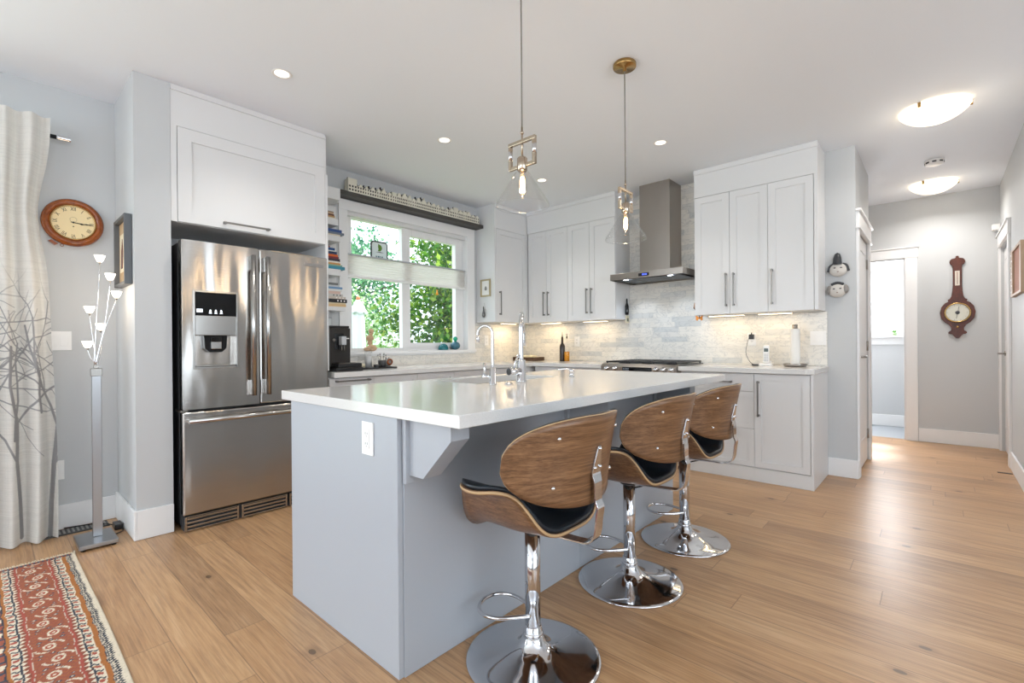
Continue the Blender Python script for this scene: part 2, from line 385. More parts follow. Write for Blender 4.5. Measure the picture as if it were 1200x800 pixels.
# ---- doors
def door_slab(name, x0, x1, y0, y1, z1, face, hy, hinge_y):
    """a shaker door whose visible face is at x=face, normal sgn"""
    s = 1 if face == x1 else -1
    mb = MB(); mb.box(x0, x1, y0, y1, .012, z1)
    ax = 'x'
    for (a, b) in ((.25, 1.0), (1.12, z1-.12)):
        # raised stile frame round each panel
        w = .012
        for bx in ((y0+.10, y1-.10, a-w, a), (y0+.10, y1-.10, b, b+w), (y0+.10-w, y0+.10, a-w, b+w), (y1-.10, y1-.10+w, a-w, b+w)):
            xa, xb = sorted((face, face+s*.005)); mb.box(xa, xb, *bx)
    d = tag(mb.build(name, M_trim, loc=(x0, y0, 0)), kind='structure')
    h = MB(); h.lathe([(.026, 0), (.026, s*.008)], (face, hy, .99), 'x'); h.cyl((face, hy, .99), (face+s*.05, hy, .99), .009)
    h.tube([(face+s*.05, hy, .99), (face+s*.055, hy+(.02 if hinge_y > hy else -.02), .99), (face+s*.052, hy+(.11 if hinge_y > hy else -.11), .99)], .008)
    h.build('door_handle', M_nickel, d)
    for z in (.25, 1.08, 1.85):
        g = MB(); g.cyl((face+s*.006, hinge_y, z-.045), (face+s*.006, hinge_y, z+.045), .007); xa, xb = sorted((face, face+s*.003)); g.box(xa, xb, min(hinge_y, hinge_y-.03), max(hinge_y, hinge_y-.03)+.0, z-.045, z+.045); g.build('hinge', M_nickel, d)
    return d
door_slab('door_1', 3.485, 3.525, .135, .855, 2.04, 3.525, .20, .85)
door_slab('door_2', 4.53, 4.57, 1.365, 2.145, 2.04, 4.53, 2.06, 1.372)

# ---- kitchen window
y0, y1, z0, z1 = KW
trim(4, (0, .018, y0-.085, y0, z0-.0, z1), (0, .018, y1, y1+.115, z0-.0, z1), (0, .018, y0-.085, y1+.115, z1, 2.452))
trim(5, (-.04, .035, y0-.085, y1+.12, 1.035, 1.065), (0, .016, y0-.085, y1+.115, 1.018, 1.035))
def window(name, fr, panes, axis, d0, d1, gx, mt):
    mb = MB()
    for i, b in enumerate(fr):
        e = .0006*i; mb.box(*((d0+e, d1+e)+b if axis == 'x' else b[:2]+(d0-e, d1-e)+b[2:]))
    w = tag(mb.build(name, mt, loc=(0, 0, 0), recalc=False), kind='structure')
    for p in panes:
        g = MB(); g.box(*((gx, gx+.004)+p if axis == 'x' else p[:2]+(gx, gx+.004)+p[2:])); g.build('pane', M_wglass, w)
    return w
def wglass():
    m = bpy.data.materials.new('window_glass'); m.use_nodes = True; t = m.node_tree; t.nodes.clear()
    o = t.nodes.new('ShaderNodeOutputMaterial'); tr = t.nodes.new('ShaderNodeBsdfTransparent'); gl = t.nodes.new('ShaderNodeBsdfGlossy'); gl.inputs['Roughness'].default_value = 0
    mx = t.nodes.new('ShaderNodeMixShader'); mx.inputs[0].default_value = .04; t.links.new(tr.outputs[0], mx.inputs[1]); t.links.new(gl.outputs[0], mx.inputs[2]); t.links.new(mx.outputs[0], o.inputs[0])
    return m
M_wglass = wglass()
# frame: outer frame, mullion, right sash
fr = [(y0, y1, z0, z0+.03), (y0, y1, z1-.045, z1), (y0, y0+.075, z0, z1), (y1-.06, y1, z0, z1), (-1.892, -1.855, z0, z1),
      (-1.855, -1.795, z0+.03, z1-.045), (-1.795, y1-.06, z0+.03, z0+.08), (-1.795, y1-.06, z1-.105, z1-.045), (-1.17, y1-.06, z0+.08, z1-.105)]
window('window_1', fr, [(y0+.03, -1.93, z0+.02, z1-.03), (-1.80, -1.16, z0+.06, z1-.09)], 'x', -.115, -.055, -.085, M_trim)
rv = MB(); rv.box(-T, 0, y0, y0+.004, z0, z1); rv.box(-T, 0, y1-.004, y1, z0, z1); rv.box(-T, 0, y0, y1, z1-.004, z1); rv.box(-T, -.04, y0, y1, z0, z0+.004)
struct('trim_6', rv, M_trim)
# small latch
# ---- back room window (double hung)
x0, x1, z0, z1 = BW
fr = [(x0, x1, z0, z0+.03), (x0, x1, z1-.03, z1), (x0, x0+.03, z0, z1), (x1-.03, x1, z0, z1), (x0, x1, 1.60, 1.65), (x1-.055, x1-.03, z0+.03, 1.60), (x0+.03, x1-.03, z0+.03, z0+.06)]
window('window_2', fr, [(x0+.02, x1-.02, z0+.02, 1.62), (x0+.02, x1-.02, 1.62, z1-.02)], 'y', 3.30, 3.36, 3.33, M_trim)
trim(7, (x1, x1+.09, 3.247, 3.265, z0-.0, z1), (x0-.09, x0, 3.247, 3.265, z0, z1), (x0-.1, x1+.1, 3.243, 3.265, z1, z1+.11), (x0-.12, x1+.12, 3.215, 3.265, z0-.03, z0), (x0-.1, x1+.1, 3.249, 3.265, z0-.12, z0-.03))
# ---- windows in the living space (daylight side)
for n, ax, a0, a1, d in ((3, 'y', 1.2, 6.0, SY-.1), (4, 'x', -6.9, -2.4, RX+.06)):
    fr = [(a0, a1, .3, .36), (a0, a1, 2.49, 2.55)]+[(a0+(a1-a0)*k/4-.03, a0+(a1-a0)*k/4+.03, .3, 2.55) for k in range(5)]
    window('window_%d' % n, fr, [(a0, a1, .33, 2.52)], ax, d-.03, d+.03, d, M_trim)
fr = [(-8.3, -5.0, 0.001, .06), (-8.3, -5.0, 2.34, 2.4), (-8.3, -8.22, .001, 2.4), (-5.08, -5.0, .001, 2.4), (-6.7, -6.6, .001, 2.4)]
window('window_5', fr, [(-8.25, -5.05, .03, 2.37)], 'x', -.1, -.05, -.075, M_trim)

# ---- marble backsplash (its own cladding on two walls)
tb = MB(); tb.box(.012, 3.337, -.012, -.0005, .9155, 1.376); tb.box(1.513, 2.340, -.012, -.0005, 1.376, H-.001)
struct('wall_tiles', tb, M_tileX)
tb = MB(); tb.box(.0005, .012, -3.02, -.012, .9155, 1.017); tb.box(.0005, .012, -.933, -.012, 1.017, 1.376)
struct('wall_tiles', tb, M_tileY)

# ---- crown / filler boards above the tall cabinets are part of the cabinets (below)

# ================================================================== KITCHEN CABINETS
def upper_run(name, label, ax, u0, u1, z0, ztop, front, back, splits, handles, side_lo, side_hi, doortop):
    """run of wall cabinets up to the ceiling"""
    c = thing(name, ((front+back)/2 if ax == 'x' else u0, u0 if ax == 'x' else (front+back)/2, z0), label, 'cabinet')
    s = 1 if ax == 'x' else -1; th = .02; mb = MB()
    d0, d1 = sorted((back, front-s*th))
    def B(mbb, ua, ub, da, db, za, zb, b=.0015):
        da, db = sorted((da, db)); mbb.bbox(*((da, db, ua, ub, za, zb) if ax == 'x' else (ua, ub, da, db, za, zb)), b)
    B(mb, u0, u1, back, front-s*(th+.001), z0, ztop-.001); mb.build('body', M_white, c)
    f = MB(); B(f, u0, u1, front-s*th, front-s*.002, doortop+.004, ztop-.001); B(f, u0, u1, front-s*.002, front+s*.008, ztop-.045, ztop-.001)
    if side_hi: B(f, side_hi, u1, front-s*th, front-s*.001, z0, doortop+.004)
    if side_lo: B(f, u0, side_lo, front-s*th, front-s*.001, z0, doortop+.004)
    f.build('filler_board', M_white, c)
    for a, b in splits:
        d = MB(); shaker(d, ax, a+.0015, b-.0015, z0+.002, doortop, front, th); o = d.build('door', M_white, c)
        for hu, ha, hb in handles:
            if a < hu < b: pull(ax, front, hu, hu, ha, hb, o)
    return c
upper_run('wall_cabinet', 'white shaker wall cabinet run with four doors between corner and range hood', 'y', .302, 1.511, 1.378, H, -.322, -.0005,
          [(.302, .605), (.605, .91), (.91, 1.196), (1.196, 1.511)][0:0] or [(.322, .597), (.597, .902), (.902, 1.193), (1.193, 1.509)],
          [(.566, 1.455, 1.738), (.629, 1.455, 1.736), (1.161, 1.452, 1.73), (1.221, 1.45, 1.728)], None, None, 2.455)
upper_run('wall_cabinet', 'white shaker wall cabinet run with three doors right of range hood', 'y', 2.342, 3.325, 1.378, H, -.322, -.0005,
          [(2.344, 2.655), (2.655, 2.963), (2.963, 3.296)], [(2.625, 1.443, 1.741), (2.69, 1.443, 1.739), (2.996, 1.438, 1.737)], None, 3.298, 2.462)
upper_run('wall_cabinet', 'white shaker corner wall cabinet right beside the kitchen window', 'x', -.886, -.0005, 1.378, H, .298, .0005,
          [(-.860, -.342)], [(-.812, 1.457, 1.731)], -.862, -.340, 2.44)

# tall surround over the refrigerator
c = thing('fridge_surround_cabinet', (.3, -3.5, 1.888), 'large white lift-up cabinet built in above the refrigerator', 'cabinet')
mb = MB(); mb.bbox(.001, .554, -3.997, -3.022, 1.888, H-.001, .0015); mb.bbox(.001, .574, -3.022, -3.0, .93, H-.30, .0015); mb.bbox(.001, .554, -3.022, -3.001, H-.30, H-.001, .0015); mb.build('body', M_white, c)
f = MB(); f.bbox(.554, .572, -3.997, -3.022, 2.475, H-.001, .001); f.bbox(.554, .582, -3.997, -3.022, H-.035, H-.001, .001); f.bbox(.554, .573, -3.997, -3.965, 1.888, 2.475, .001); f.build('filler_board', M_white, c)
d = MB(); shaker(d, 'x', -3.962, -3.024, 1.891, 2.472, .575, .02, .075); o = d.build('door', M_white, c); pull('x', .575, -3.72, -3.43, 1.925, 1.925, o)

# ---- base cabinets
def base_unit(label, ax, u0, u1, front, back, fronts, handles, name='base_cabinet', side=None):
    c = thing(name, ((front+back)/2 if ax == 'x' else u0, u0 if ax == 'x' else (front+back)/2, 0), label, 'cabinet')
    s = 1 if ax == 'x' else -1; th = .02
    mb = MB(); da, db = sorted((back, front-s*(th+.001)))
    mb.bbox(*((da, db, u0+.0005, u1-.0005, .001, .874) if ax == 'x' else (u0+.0005, u1-.0005, da, db, .001, .874)), .001)
    mb.build('body', M_white, c)
    k = MB(); da, db = sorted((front-s*(th+.001), front-s*.004))
    k.bbox(*((da, db, u0, u1, .001, .11) if ax == 'x' else (u0, u1, da, db, .001, .11)), .001); k.build('plinth', M_white, c)
    for kind, a, b, za, zb in fronts:
        d = MB(); shaker(d, ax, a+.0015, b-.0015, za+.0015, zb-.0015, front, th, .05 if kind == 'door' else .042); o = d.build(kind, M_white, c)
        for hu0, hu1, hz0, hz1 in handles:
            if a < hu0 < b and za < hz0 < zb: pull(ax, front, hu0, hu1, hz0, hz1, o)
    return c
DR = [(.115, .422), (.422, .722), (.722, .868)]
base_unit('white base cabinet with three drawers just right of the range', 'y', 2.32, 2.926, -.61, -.001, [('drawer', 2.33, 2.926, a, b) for a, b in DR], [(2.52, 2.765, .797, .797), (2.52, 2.765, .66, .66), (2.52, 2.765, .385, .385)])
c = base_unit('white base cabinet with one tall door at the right end of the range wall', 'y', 2.926, 3.337, -.61, -.001, [('door', 2.926, 3.316, .115, .868)], [(2.959, 2.959, .525, .813)])
e = MB(); e.bbox(3.318, 3.336, -.609, -.594, .001, .874, .001); e.build('end_stile', M_white, c)
base_unit('white corner base cabinet left of the range', 'y', .63, 1.545, -.61, -.001, [('drawer', 1.0, 1.54, .722, .868), ('door', 1.0, 1.54, .115, .722), ('door', .66, 1.0, .115, .868)], [(1.15, 1.4, .797, .797), (1.05, 1.05, .45, .68)])
seams = [-3.02, -2.639, -2.205, -1.779, -1.2]
names = ['white base cabinet under the coffee machine', 'white base cabinet under the tray of jars', 'white base cabinet under the middle of the window', 'white base cabinet under the right window pane']
for i in range(4):
    a, b = seams[i], seams[i+1]
    base_unit(names[i], 'x', a, b, .61, .001, [('drawer', a, b, .722, .868), ('door', a, b, .115, .722)], [(a+.043, b-.04, .847, .847), (a+.05, a+.05, .45, .66)] if i == 0 else [(b-.05, b-.05, .45, .66)])
base_unit('white corner base cabinet beneath the corner wall cabinet', 'x', -1.2, -.001, .61, .001, [('drawer', -1.2, -.65, .722, .868), ('door', -1.2, -.65, .115, .722)], [(-1.15, -1.15, .45, .66)])

# ---- countertops
ct = MB(); ct.prism([(.014, -3.0), (.655, -3.0), (.655, -.66), (1.549, -.66), (1.549, -.014), (.014, -.014)], .875, .915, 'z')
tag(ct.build('countertop', M_quartz, loc=(0, 0, .875), bevel=.003), 'white quartz countertop running under the window and round the corner', 'countertop')
ct = MB(); ct.prism([(2.32, -.664), (3.30, -.664), (3.345, -.62), (3.345, -.014), (2.32, -.014)], .875, .915, 'z')
tag(ct.build('countertop', M_quartz, loc=(2.3, -.3, .875), bevel=.003), 'short white quartz countertop with clipped corner right of the range', 'countertop')

# ================================================================== ISLAND
isl = thing('kitchen_island', (2.28, -2.8, 0), 'pale grey painted kitchen island in the middle of the floor', 'kitchen island')
ix0, ix1, iy0, iy1 = 1.878, 2.692, -3.841, -1.66
ib = MB(); ib.slab_hole((ix0, ix1), (iy0+.02, iy1), .874, .001, 'z', (ix0+.0, ix0+.43, -3.1, -2.26), depth=.55) if False else None
ib.box(ix0, ix1, iy0+.019, -3.09, .001, .874); ib.box(ix0, ix1, -2.29, iy1, .001, .874); ib.box(ix0, ix1, -3.09, -2.29, .001, .66); ib.box(ix0, ix0+.004, -3.09, -2.29, .66, .874); ib.box(2.30, ix1, -3.09, -2.29, .66, .874)
ib.build('body', M_island, isl)
pb = MB(); pb.bbox(ix0-.002, ix1+.0015, iy0, iy0+.019, .001, .874, .0015); pb.build('end_panel', M_island, isl)
for a, b in ((iy0+.021, -2.779), (-2.777, iy1)):
    q = MB(); q.bbox(ix1+.0005, ix1+.0065, a, b, .001, .874, .001); q.build('back_panel', M_island, isl)
for yc in (-3.77, -2.845, -1.90):
    cb = MB(); cb.bbox(ix1+.0065, ix1+.026, yc-.055, yc+.055, .655, .874, .002)
    cb.prism([(ix1+.026, .874), (2.928, .874), (2.928, .822), (2.788, .683), (ix1+.026, .683)], yc-.038, yc+.038, 'y')
    cb.build('corbel', M_island, isl)
it = MB(); SK = (1.885, 2.255, -3.045, -2.345)
it.slab_hole((1.784, 3.011), (-3.846, -1.569), .915, .875, 'z', SK)
tag(it.build('island_countertop', M_quartz, loc=(2.4, -2.7, .875), bevel=.0025), 'large white quartz countertop on the island, overhanging the stools', 'countertop')
# sink: two bowls in the cut-out
sk = thing('sink', (2.07, -2.7, .875), 'stainless steel double bowl sink set into the island countertop', 'sink')
for a, b, lab in ((-3.07, -2.80, ''), (-2.78, -2.32, '')):
    m_ = MB(); m_.slab_hole((1.885, 2.285), (a, b), .8735, .685, 'z', (1.895, 2.272, a+.012, b-.012), depth=.69)
    o = m_.build('bowl', M_hood, sk); g = MB(); yc = (a+b)/2; g.lathe([(.0, .004), (.03, .004), (.042, .0015), (.044, .0)], (2.09, yc, .6905), 'z', cap=False); g.build('drain', M_chrome, sk)
# sockets
def socket(name, label, ax, u, z, face, w=.072, h=.118, kind='outlet', cat='outlet', n=1):
    """ax 'y' faces -Y, 'x' faces +X"""
    s = 1 if ax == 'x' else -1
    t_ = thing(name, (face, u, z-h/2) if ax == 'x' else (u, face, z-h/2), label, cat)
    def B(mb, ua, ub, za, zb, d0, d1, m=None, b=.0015):
        d0, d1 = sorted((face+s*d0, face+s*d1)); mb.bbox(*((d0, d1, ua, ub, za, zb) if ax == 'x' else (ua, ub, d0, d1, za, zb)), b, m)
    mb = MB(); B(mb, u-w/2, u+w/2, z-h/2, z+h/2, .0003, .006); mb.build('cover_plate', M_plastic, t_)
    for i in range(n):
        uc = u+(i-(n-1)/2)*.046
        mb = MB(); B(mb, uc-.017, uc+.017, z-.034, z+.034, .006, .009)
        if kind == 'outlet':
            o = mb.build('receptacle', M_plastic, t_)
            for zz in (z-.018, z+.018):
                for du in (-.006, .006): k = MB(); B(k, uc+du-.0012, uc+du+.0012, zz-.004, zz+.005, .009, .0096, b=.0002); k.build('slot', M_dark, o)
                k = MB(); B(k, uc-.002, uc+.002, zz-.011, zz-.008, .009, .0096, b=.0002); k.build('slot', M_dark, o)
        else: mb.build('rocker', M_plastic, t_)
    return t_
socket('wall_outlet', 'white outlet on the grey end panel of the island', 'y', 2.517, .787, iy0)
socket('wall_outlet', 'white outlet on marble tiles behind the oil bottles', 'y', .815, 1.15, -.012)
ph_out = socket('wall_outlet', 'white outlet on marble tiles holding a black plug above the phone', 'y', 2.752, 1.15, -.012)
socket('light_switch', 'white double light switch on marble tiles right of the paper towel', 'y', 3.272, 1.153, -.012, w=.115, kind='sw', cat='switch', n=2)
socket('light_switch', 'white double light switch on grey wall between curtain and floor lamp', 'x', -4.453, 1.163, .0, w=.115, kind='sw', cat='switch', n=2)
socket('wall_outlet', 'white outlet low on the grey wall behind the curtain edge', 'x', -4.47, .366, .0)
socket('wall_outlet', 'white outlet on marble tiles right of the window casing', 'x', -.75, 1.17, .012)
# ================================================================== REFRIGERATOR
fr = thing('refrigerator', (.35, -3.51, 0), 'stainless steel french door refrigerator with ice dispenser beside the grey stub wall', 'refrigerator')
FY0, FY1, FS, FX = -3.968, -3.053, -3.530, .664
mb = MB(); mb.bbox(.06, .597, FY0+.004, FY1-.004, .02, 1.762, .006); mb.build('body', M_dark, fr)
def fdoor(ya, yb, za, zb, hole=None):
    d = MB()
    if hole: d.bbox(.600, FX-.014, ya, yb, za, zb, .006); d.slab_hole((ya+.002, yb-.002), (za+.002, zb-.002), FX, FX-.016, 'x', hole, depth=FX-.0158) if False else None
    if not hole:
        d.bbox(.600, FX, ya, yb, za, zb, .009, seg=3)
    else:
        d = MB(); d.slab_hole((ya+.004, yb-.004), (za+.004, zb-.004), FX, .600, 'x', hole, depth=FX-.055)
        # rounded perimeter
        for (a, b, c_, e) in ((ya, ya+.004, za+.004, zb-.004), (yb-.004, yb, za+.004, zb-.004), (ya+.004, yb-.004, za, za+.004), (ya+.004, yb-.004, zb-.004, zb)):
            d.box(.600, FX-.003, a, b, c_, e)
    return d
DH = (-3.900, -3.671, .995, 1.455)
dl = fdoor(FY0, FS-.002, .737, 1.769, DH).build('door', M_steel, fr)
dr = fdoor(FS+.002, FY1, .737, 1.769).build('door', M_steel, fr)
dz = fdoor(FY0, FY1, .10, .722).build('freezer_drawer', M_steel, fr)
def bar_handle(parent, y, za, zb):
    m_ = MB(); m_.cyl((FX+.052, y, za), (FX+.052, y, zb), .0145, n=20)
    for z in (za+.05, zb-.05): m_.bbox(FX, FX+.058, y-.013, y+.013, z-.05, z+.05, .006)
    return m_.build('handle', M_steelsm, parent)
M_steelsm = mat('handle_steel', '#b5b3b0', .18, 1)
bar_handle(dl, -3.583, .80, 1.715); bar_handle(dr, -3.492, .80, 1.715)
m_ = MB(); m_.cyl((FX+.052, FY0+.02, .672), (FX+.052, FY1-.02, .672), .0145, n=20)
for y in (FY0+.045, FY1-.045): m_.bbox(FX, FX+.058, y-.022, y+.022, .659, .685, .006)
m_.build('handle', M_steelsm, dz)
# dispenser
b_ = MB(); ya, yb, za, zb = DH
for bx in ((ya-.012, ya, za-.012, zb+.012), (yb, yb+.012, za-.012, zb+.012), (ya, yb, za-.012, za), (ya, yb, zb, zb+.012)): b_.bbox(FX-.002, FX+.005, *bx, .0015)
b_.build('dispenser_bezel', M_steelsm, dl)
b_ = MB(); b_.bbox(FX-.05, FX+.002, ya+.001, yb-.001, 1.315, zb-.001, .002); b_.build('dispenser_display', M_gblack, dl)
b_ = MB(); b_.bbox(FX-.05, FX+.001, ya+.001, yb-.001, 1.19, 1.313, .003); b_.build('dispenser_panel', M_steelsm, dl)
b_ = MB(); b_.prism([(ya+.05, 1.19), (ya+.055, 1.11), (ya+.08, 1.085), (yb-.08, 1.085), (yb-.055, 1.11), (yb-.05, 1.19)], FX-.05, FX-.012, 'x'); b_.bbox(FX-.03, FX-.004, ya+.085, yb-.085, 1.10, 1.18, .004); b_.build('ice_nozzle', M_gblack, dl)
b_ = MB(); b_.bbox(FX-.012, FX-.001, ya+.085, yb-.085, 1.105, 1.15, .003); b_.build('paddle', M_steelsm, dl)
b_ = MB(); b_.bbox(FX-.052, FX-.004, ya+.004, yb-.004, za+.001, za+.01, .002); b_.build('drip_tray', M_steelsm, dl)
M_icon = mat('display_glow', '#ffffff', .4, emit='#e8f0ff', es=1.6)
b_ = MB()
b_.box(FX+.002, FX+.0025, ya+.008, ya+.040, 1.332, 1.352)
b_.build('display_readout', M_icon, dl)
for k in range(3):
    b_ = MB(); y = ya+.082+k*.03; b_.prism([(y-.006, 1.334), (y+.006, 1.334), (y+.004, 1.346), (y, 1.352), (y-.004, 1.346)], FX+.002, FX+.0025, 'x'); b_.box(FX+.002, FX+.0025, y-.008, y+.008, 1.326, 1.330); b_.build('display_icon', M_icon, dl)
b_ = MB(); b_.bbox(FX, FX+.003, -3.225, -3.085, 1.693, 1.717, .001); b_.build('badge', M_steelsm, dr)
g = MB(); g.bbox(.58, .650, FY0+.006, FY1-.006, .004, .094, .002); g.build('grille_back', M_dark, fr)
for (a, b) in ((FY0+.006, -3.665), (-3.65, -3.36), (-3.345, FY1-.006)):
    s_ = MB()
    s_.bbox(.648, .668, a, a+.012, .004, .094, .002); s_.bbox(.648, .668, b-.012, b, .004, .094, .002)
    for z in (.004, .027, .050, .073): s_.bbox(.648, .668, a+.012, b-.012, z, z+.0125, .002)
    s_.bbox(.648, .668, a+.012, b-.012, .088, .094, .002); s_.build('grille', M_steelsm, fr)
h = MB(); h.bbox(.52, .655, FY0-.006, FY0+.03, .722, .737, .003); h.build('hinge', M_nickel, fr)
# flat parcel of papers on top of it
t_ = MB(); t_.bbox(.30, .58, -3.42, -3.12, 1.7625, 1.787, .002)
tag(t_.build('paper_stack', M_oldwood, loc=(.4, -3.27, 1.7625)), 'flat tan board lying on top of the refrigerator', 'board')

# ================================================================== RANGE + HOOD
rg = thing('range', (1.93, -.35, 0), 'stainless steel gas range between the base cabinets below the hood', 'range')
mb = MB(); mb.bbox(1.553, 2.316, -.63, -.015, .02, .905, .004); mb.build('body', M_hood, rg)
mb = MB(); mb.bbox(1.553, 2.316, -.66, -.632, .30, .845, .006); o = mb.build('oven_door', M_hood, rg); q = MB(); q.bbox(1.66, 2.21, -.663, -.66, .42, .70, .002); q.build('oven_window', M_gblack, o)
q = MB(); q.cyl((1.60, -.71, .80), (2.27, -.71, .80), .012); q.cyl((1.63, -.71, .80), (1.63, -.66, .80), .009); q.cyl((2.24, -.71, .80), (2.24, -.66, .80), .009); q.build('handle', M_steelsm, o)
mb = MB(); mb.bbox(1.553, 2.316, -.66, -.632, .06, .29, .006); mb.build('warming_drawer', M_hood, rg)
mb = MB(); mb.prism([(-.63, .85), (-.685, .855), (-.69, .90), (-.655, .928), (-.63, .928)], 1.553, 2.316, 'x'); cp = mb.build('control_panel', M_hood, rg, bevel=.002)
mb = MB(); mb.bbox(1.79, 2.085, -.694, -.686, .86, .898, .002); dsp = mb.build('display', M_gblack, cp)
q = MB()
for r_ in range(2):
    for c_ in range(4): q.box(1.80+c_*.016, 1.808+c_*.016, -.6946, -.694, .868+r_*.014, .873+r_*.014)
q.build('display_marks', mat('display_marks', '#9aa0a6', .5, emit='#9fb4c8', es=.4), dsp)
for x in (1.622, 1.712, 2.128, 2.200, 2.275):
    k = MB(); k.lathe([(.024, 0), (.024, -.008), (.019, -.012), (.017, -.032), (.013, -.036), (0.0001, -.036)], (x, -.688, .88), 'y', 20); k.build('knob', M_chrome, cp)
mb = MB(); mb.bbox(1.56, 2.31, -.64, -.02, .905, .922, .004); mb.build('cooktop', mat('cooktop_enamel', '#2a2a2c', .3), rg)
for a, b in ((1.575, 1.81), (1.815, 2.055), (2.06, 2.295)):
    g = MB()
    for y in (-.62, -.33, -.045): g.bbox(a, b, y-.007, y+.007, .934, .950, .003)
    for x in (a+.007, (a+b)/2, b-.007): g.bbox(x-.007, x+.007, -.62, -.045, .936, .950, .003)
    for x in (a+.008, b-.008):
        for y in (-.615, -.05): g.bbox(x-.006, x+.006, y-.006, y+.006, .922, .94, .001)
    for yy in (-.475, -.19): g.bbox(a+.03, b-.03, yy-.005, yy+.005, .938, .950, .002)
    g.build('grate', M_black, rg)
for x in (1.69, 1.93, 2.18):
    for y in (-.475, -.19):
        g = MB(); g.lathe([(.045, .922), (.045, .928), (.032, .930), (.030, .935), (0.0001, .935)], (x, y, 0), 'z', 20); g.build('burner', M_black, rg)
hd = thing('range_hood', (1.93, -.25, 1.755), 'tall stainless steel chimney range hood above the range', 'range hood')
mb = MB(); mb.bbox(1.775, 2.093, -.291, -.0125, 1.82, H-.001, .002); mb.build('chimney', M_hood, hd)
mb = MB(); mb.slab_hole((1.553, 2.305), (-.50, -.0125), 1.757, 1.819, 'z', (1.60, 2.26, -.46, -.05), depth=1.775); cn = mb.build('canopy', M_hood, hd, bevel=.0015)
for a, b in ((1.605, 1.80), (1.805, 2.055), (2.06, 2.255)):
    f = MB(); f.bbox(a, b, -.43, -.10, 1.762, 1.774, .002)
    for i in range(10): f.bbox(a+.012, b-.012, -.42+i*.032, -.408+i*.032, 1.758, 1.763, .001)
    f.build('filter', mat('filter_mesh', '#8f9499', .4, 1), hd)
mb = MB(); mb.bbox(1.865, 1.975, -.5025, -.5, 1.771, 1.801, .001); o = mb.build('display', M_gblack, hd)
M_blue = mat('blue_glow', '#2030c0', .4, emit='#4a62ff', es=3)
q = MB()
for k, w_ in enumerate((.010, .008, .010, .006)): q.box(1.905+k*.014, 1.905+k*.014+w_, -.5030, -.5025, 1.780, 1.793)
q.build('display_digits', M_blue, o)
M_led = mat('cool_led', '#ffffff', .4, emit='#dfeaff', es=14)
for x in (1.70, 2.16):
    q = MB(); q.lathe([(.026, 0), (.026, .004)], (x, -.445, 1.7575), 'z', 20); q.build('lamp', M_led, hd)
    l = bpy.data.lights.new('hood_lamp', 'SPOT'); l.energy = 6; l.color = (.74, .86, 1); l.spot_size = math.radians(80); l.spot_blend = .7; l.shadow_soft_size = .02
    o = bpy.data.objects.new('hood_lamp', l); COL.objects.link(o); o.location = (x, -.42, 1.745); o.rotation_euler = Vector((0, .62, -1)).to_track_quat('-Z', 'Y').to_euler()

# ================================================================== UNDER-CABINET LIGHTS
M_warm = mat('warm_strip', '#ffffff', .4, emit='#ffe2b0', es=6)
def strip(label, x0_, x1_, y0_, y1_, p):
    t_ = thing('under_cabinet_light', ((x0_+x1_)/2, (y0_+y1_)/2, 1.366), label, 'light')
    m_ = MB(); m_.bbox(x0_, x1_, y0_, y1_, 1.369, 1.3775, .002); m_.build('housing', M_plastic, t_)
    m_ = MB(); m_.bbox(x0_+.006, x1_-.006, y0_+.006, y1_-.006, 1.3665, 1.369, .001); m_.build('diffuser', M_warm, t_)
    area('strip_lamp', ((x0_+x1_)/2, (y0_+y1_)/2, 1.363), (0, 0, -1) if True else 0, x1_-x0_, y1_-y0_, p, (1, .74, .42))
strip('slim lit light bar under the wall cabinet above the black plug', 2.41, 2.73, -.17, -.135, .62)
strip('slim lit light bar under the wall cabinet above the paper towel', 2.84, 3.11, -.17, -.135, .5)
strip('slim lit light bar under the wall cabinet nearest the corner', .38, .69, -.17, -.135, .95)
strip('slim lit light bar under the wall cabinet left of the range hood', 1.0, 1.32, -.17, -.135, .65)
strip('slim lit light bar under the corner wall cabinet beside the window', .12, .155, -.62, -.35, 1.2)

# ================================================================== PENDANTS
M_bulbglass = mat('bulb_glass', '#fff3e0', .02, trans=1, ior=1.3)
M_fil = mat('filament_glow', '#ffd9a0', .4, emit='#ffc070', es=30)
M_fnick = mat('pendant_nickel', '#b9aa98', .16, 1)
def thin_glass():
    m = bpy.data.materials.new('pendant_glass'); m.use_nodes = True; t = m.node_tree; t.nodes.clear()
    o = t.nodes.new('ShaderNodeOutputMaterial'); tr = t.nodes.new('ShaderNodeBsdfTransparent'); gl = t.nodes.new('ShaderNodeBsdfGlossy'); gl.inputs['Roughness'].default_value = .03
    tr.inputs[0].default_value = (.985, .985, .985, 1)
    fz = t.nodes.new('ShaderNodeLayerWeight'); fz.inputs['Blend'].default_value = .25
    pw = t.nodes.new('ShaderNodeMath'); pw.operation = 'POWER'; t.links.new(fz.outputs['Facing'], pw.inputs[0]); pw.inputs[1].default_value = 2.2
    mm = t.nodes.new('ShaderNodeMath'); mm.operation = 'MULTIPLY_ADD'; t.links.new(pw.outputs[0], mm.inputs[0]); mm.inputs[1].default_value = .55; mm.inputs[2].default_value = .03; mm.use_clamp = True
    mx = t.nodes.new('ShaderNodeMixShader'); t.links.new(mm.outputs[0], mx.inputs[0]); t.links.new(tr.outputs[0], mx.inputs[1]); t.links.new(gl.outputs[0], mx.inputs[2]); t.links.new(mx.outputs[0], o.inputs[0])
    return m
M_pglass = thin_glass()
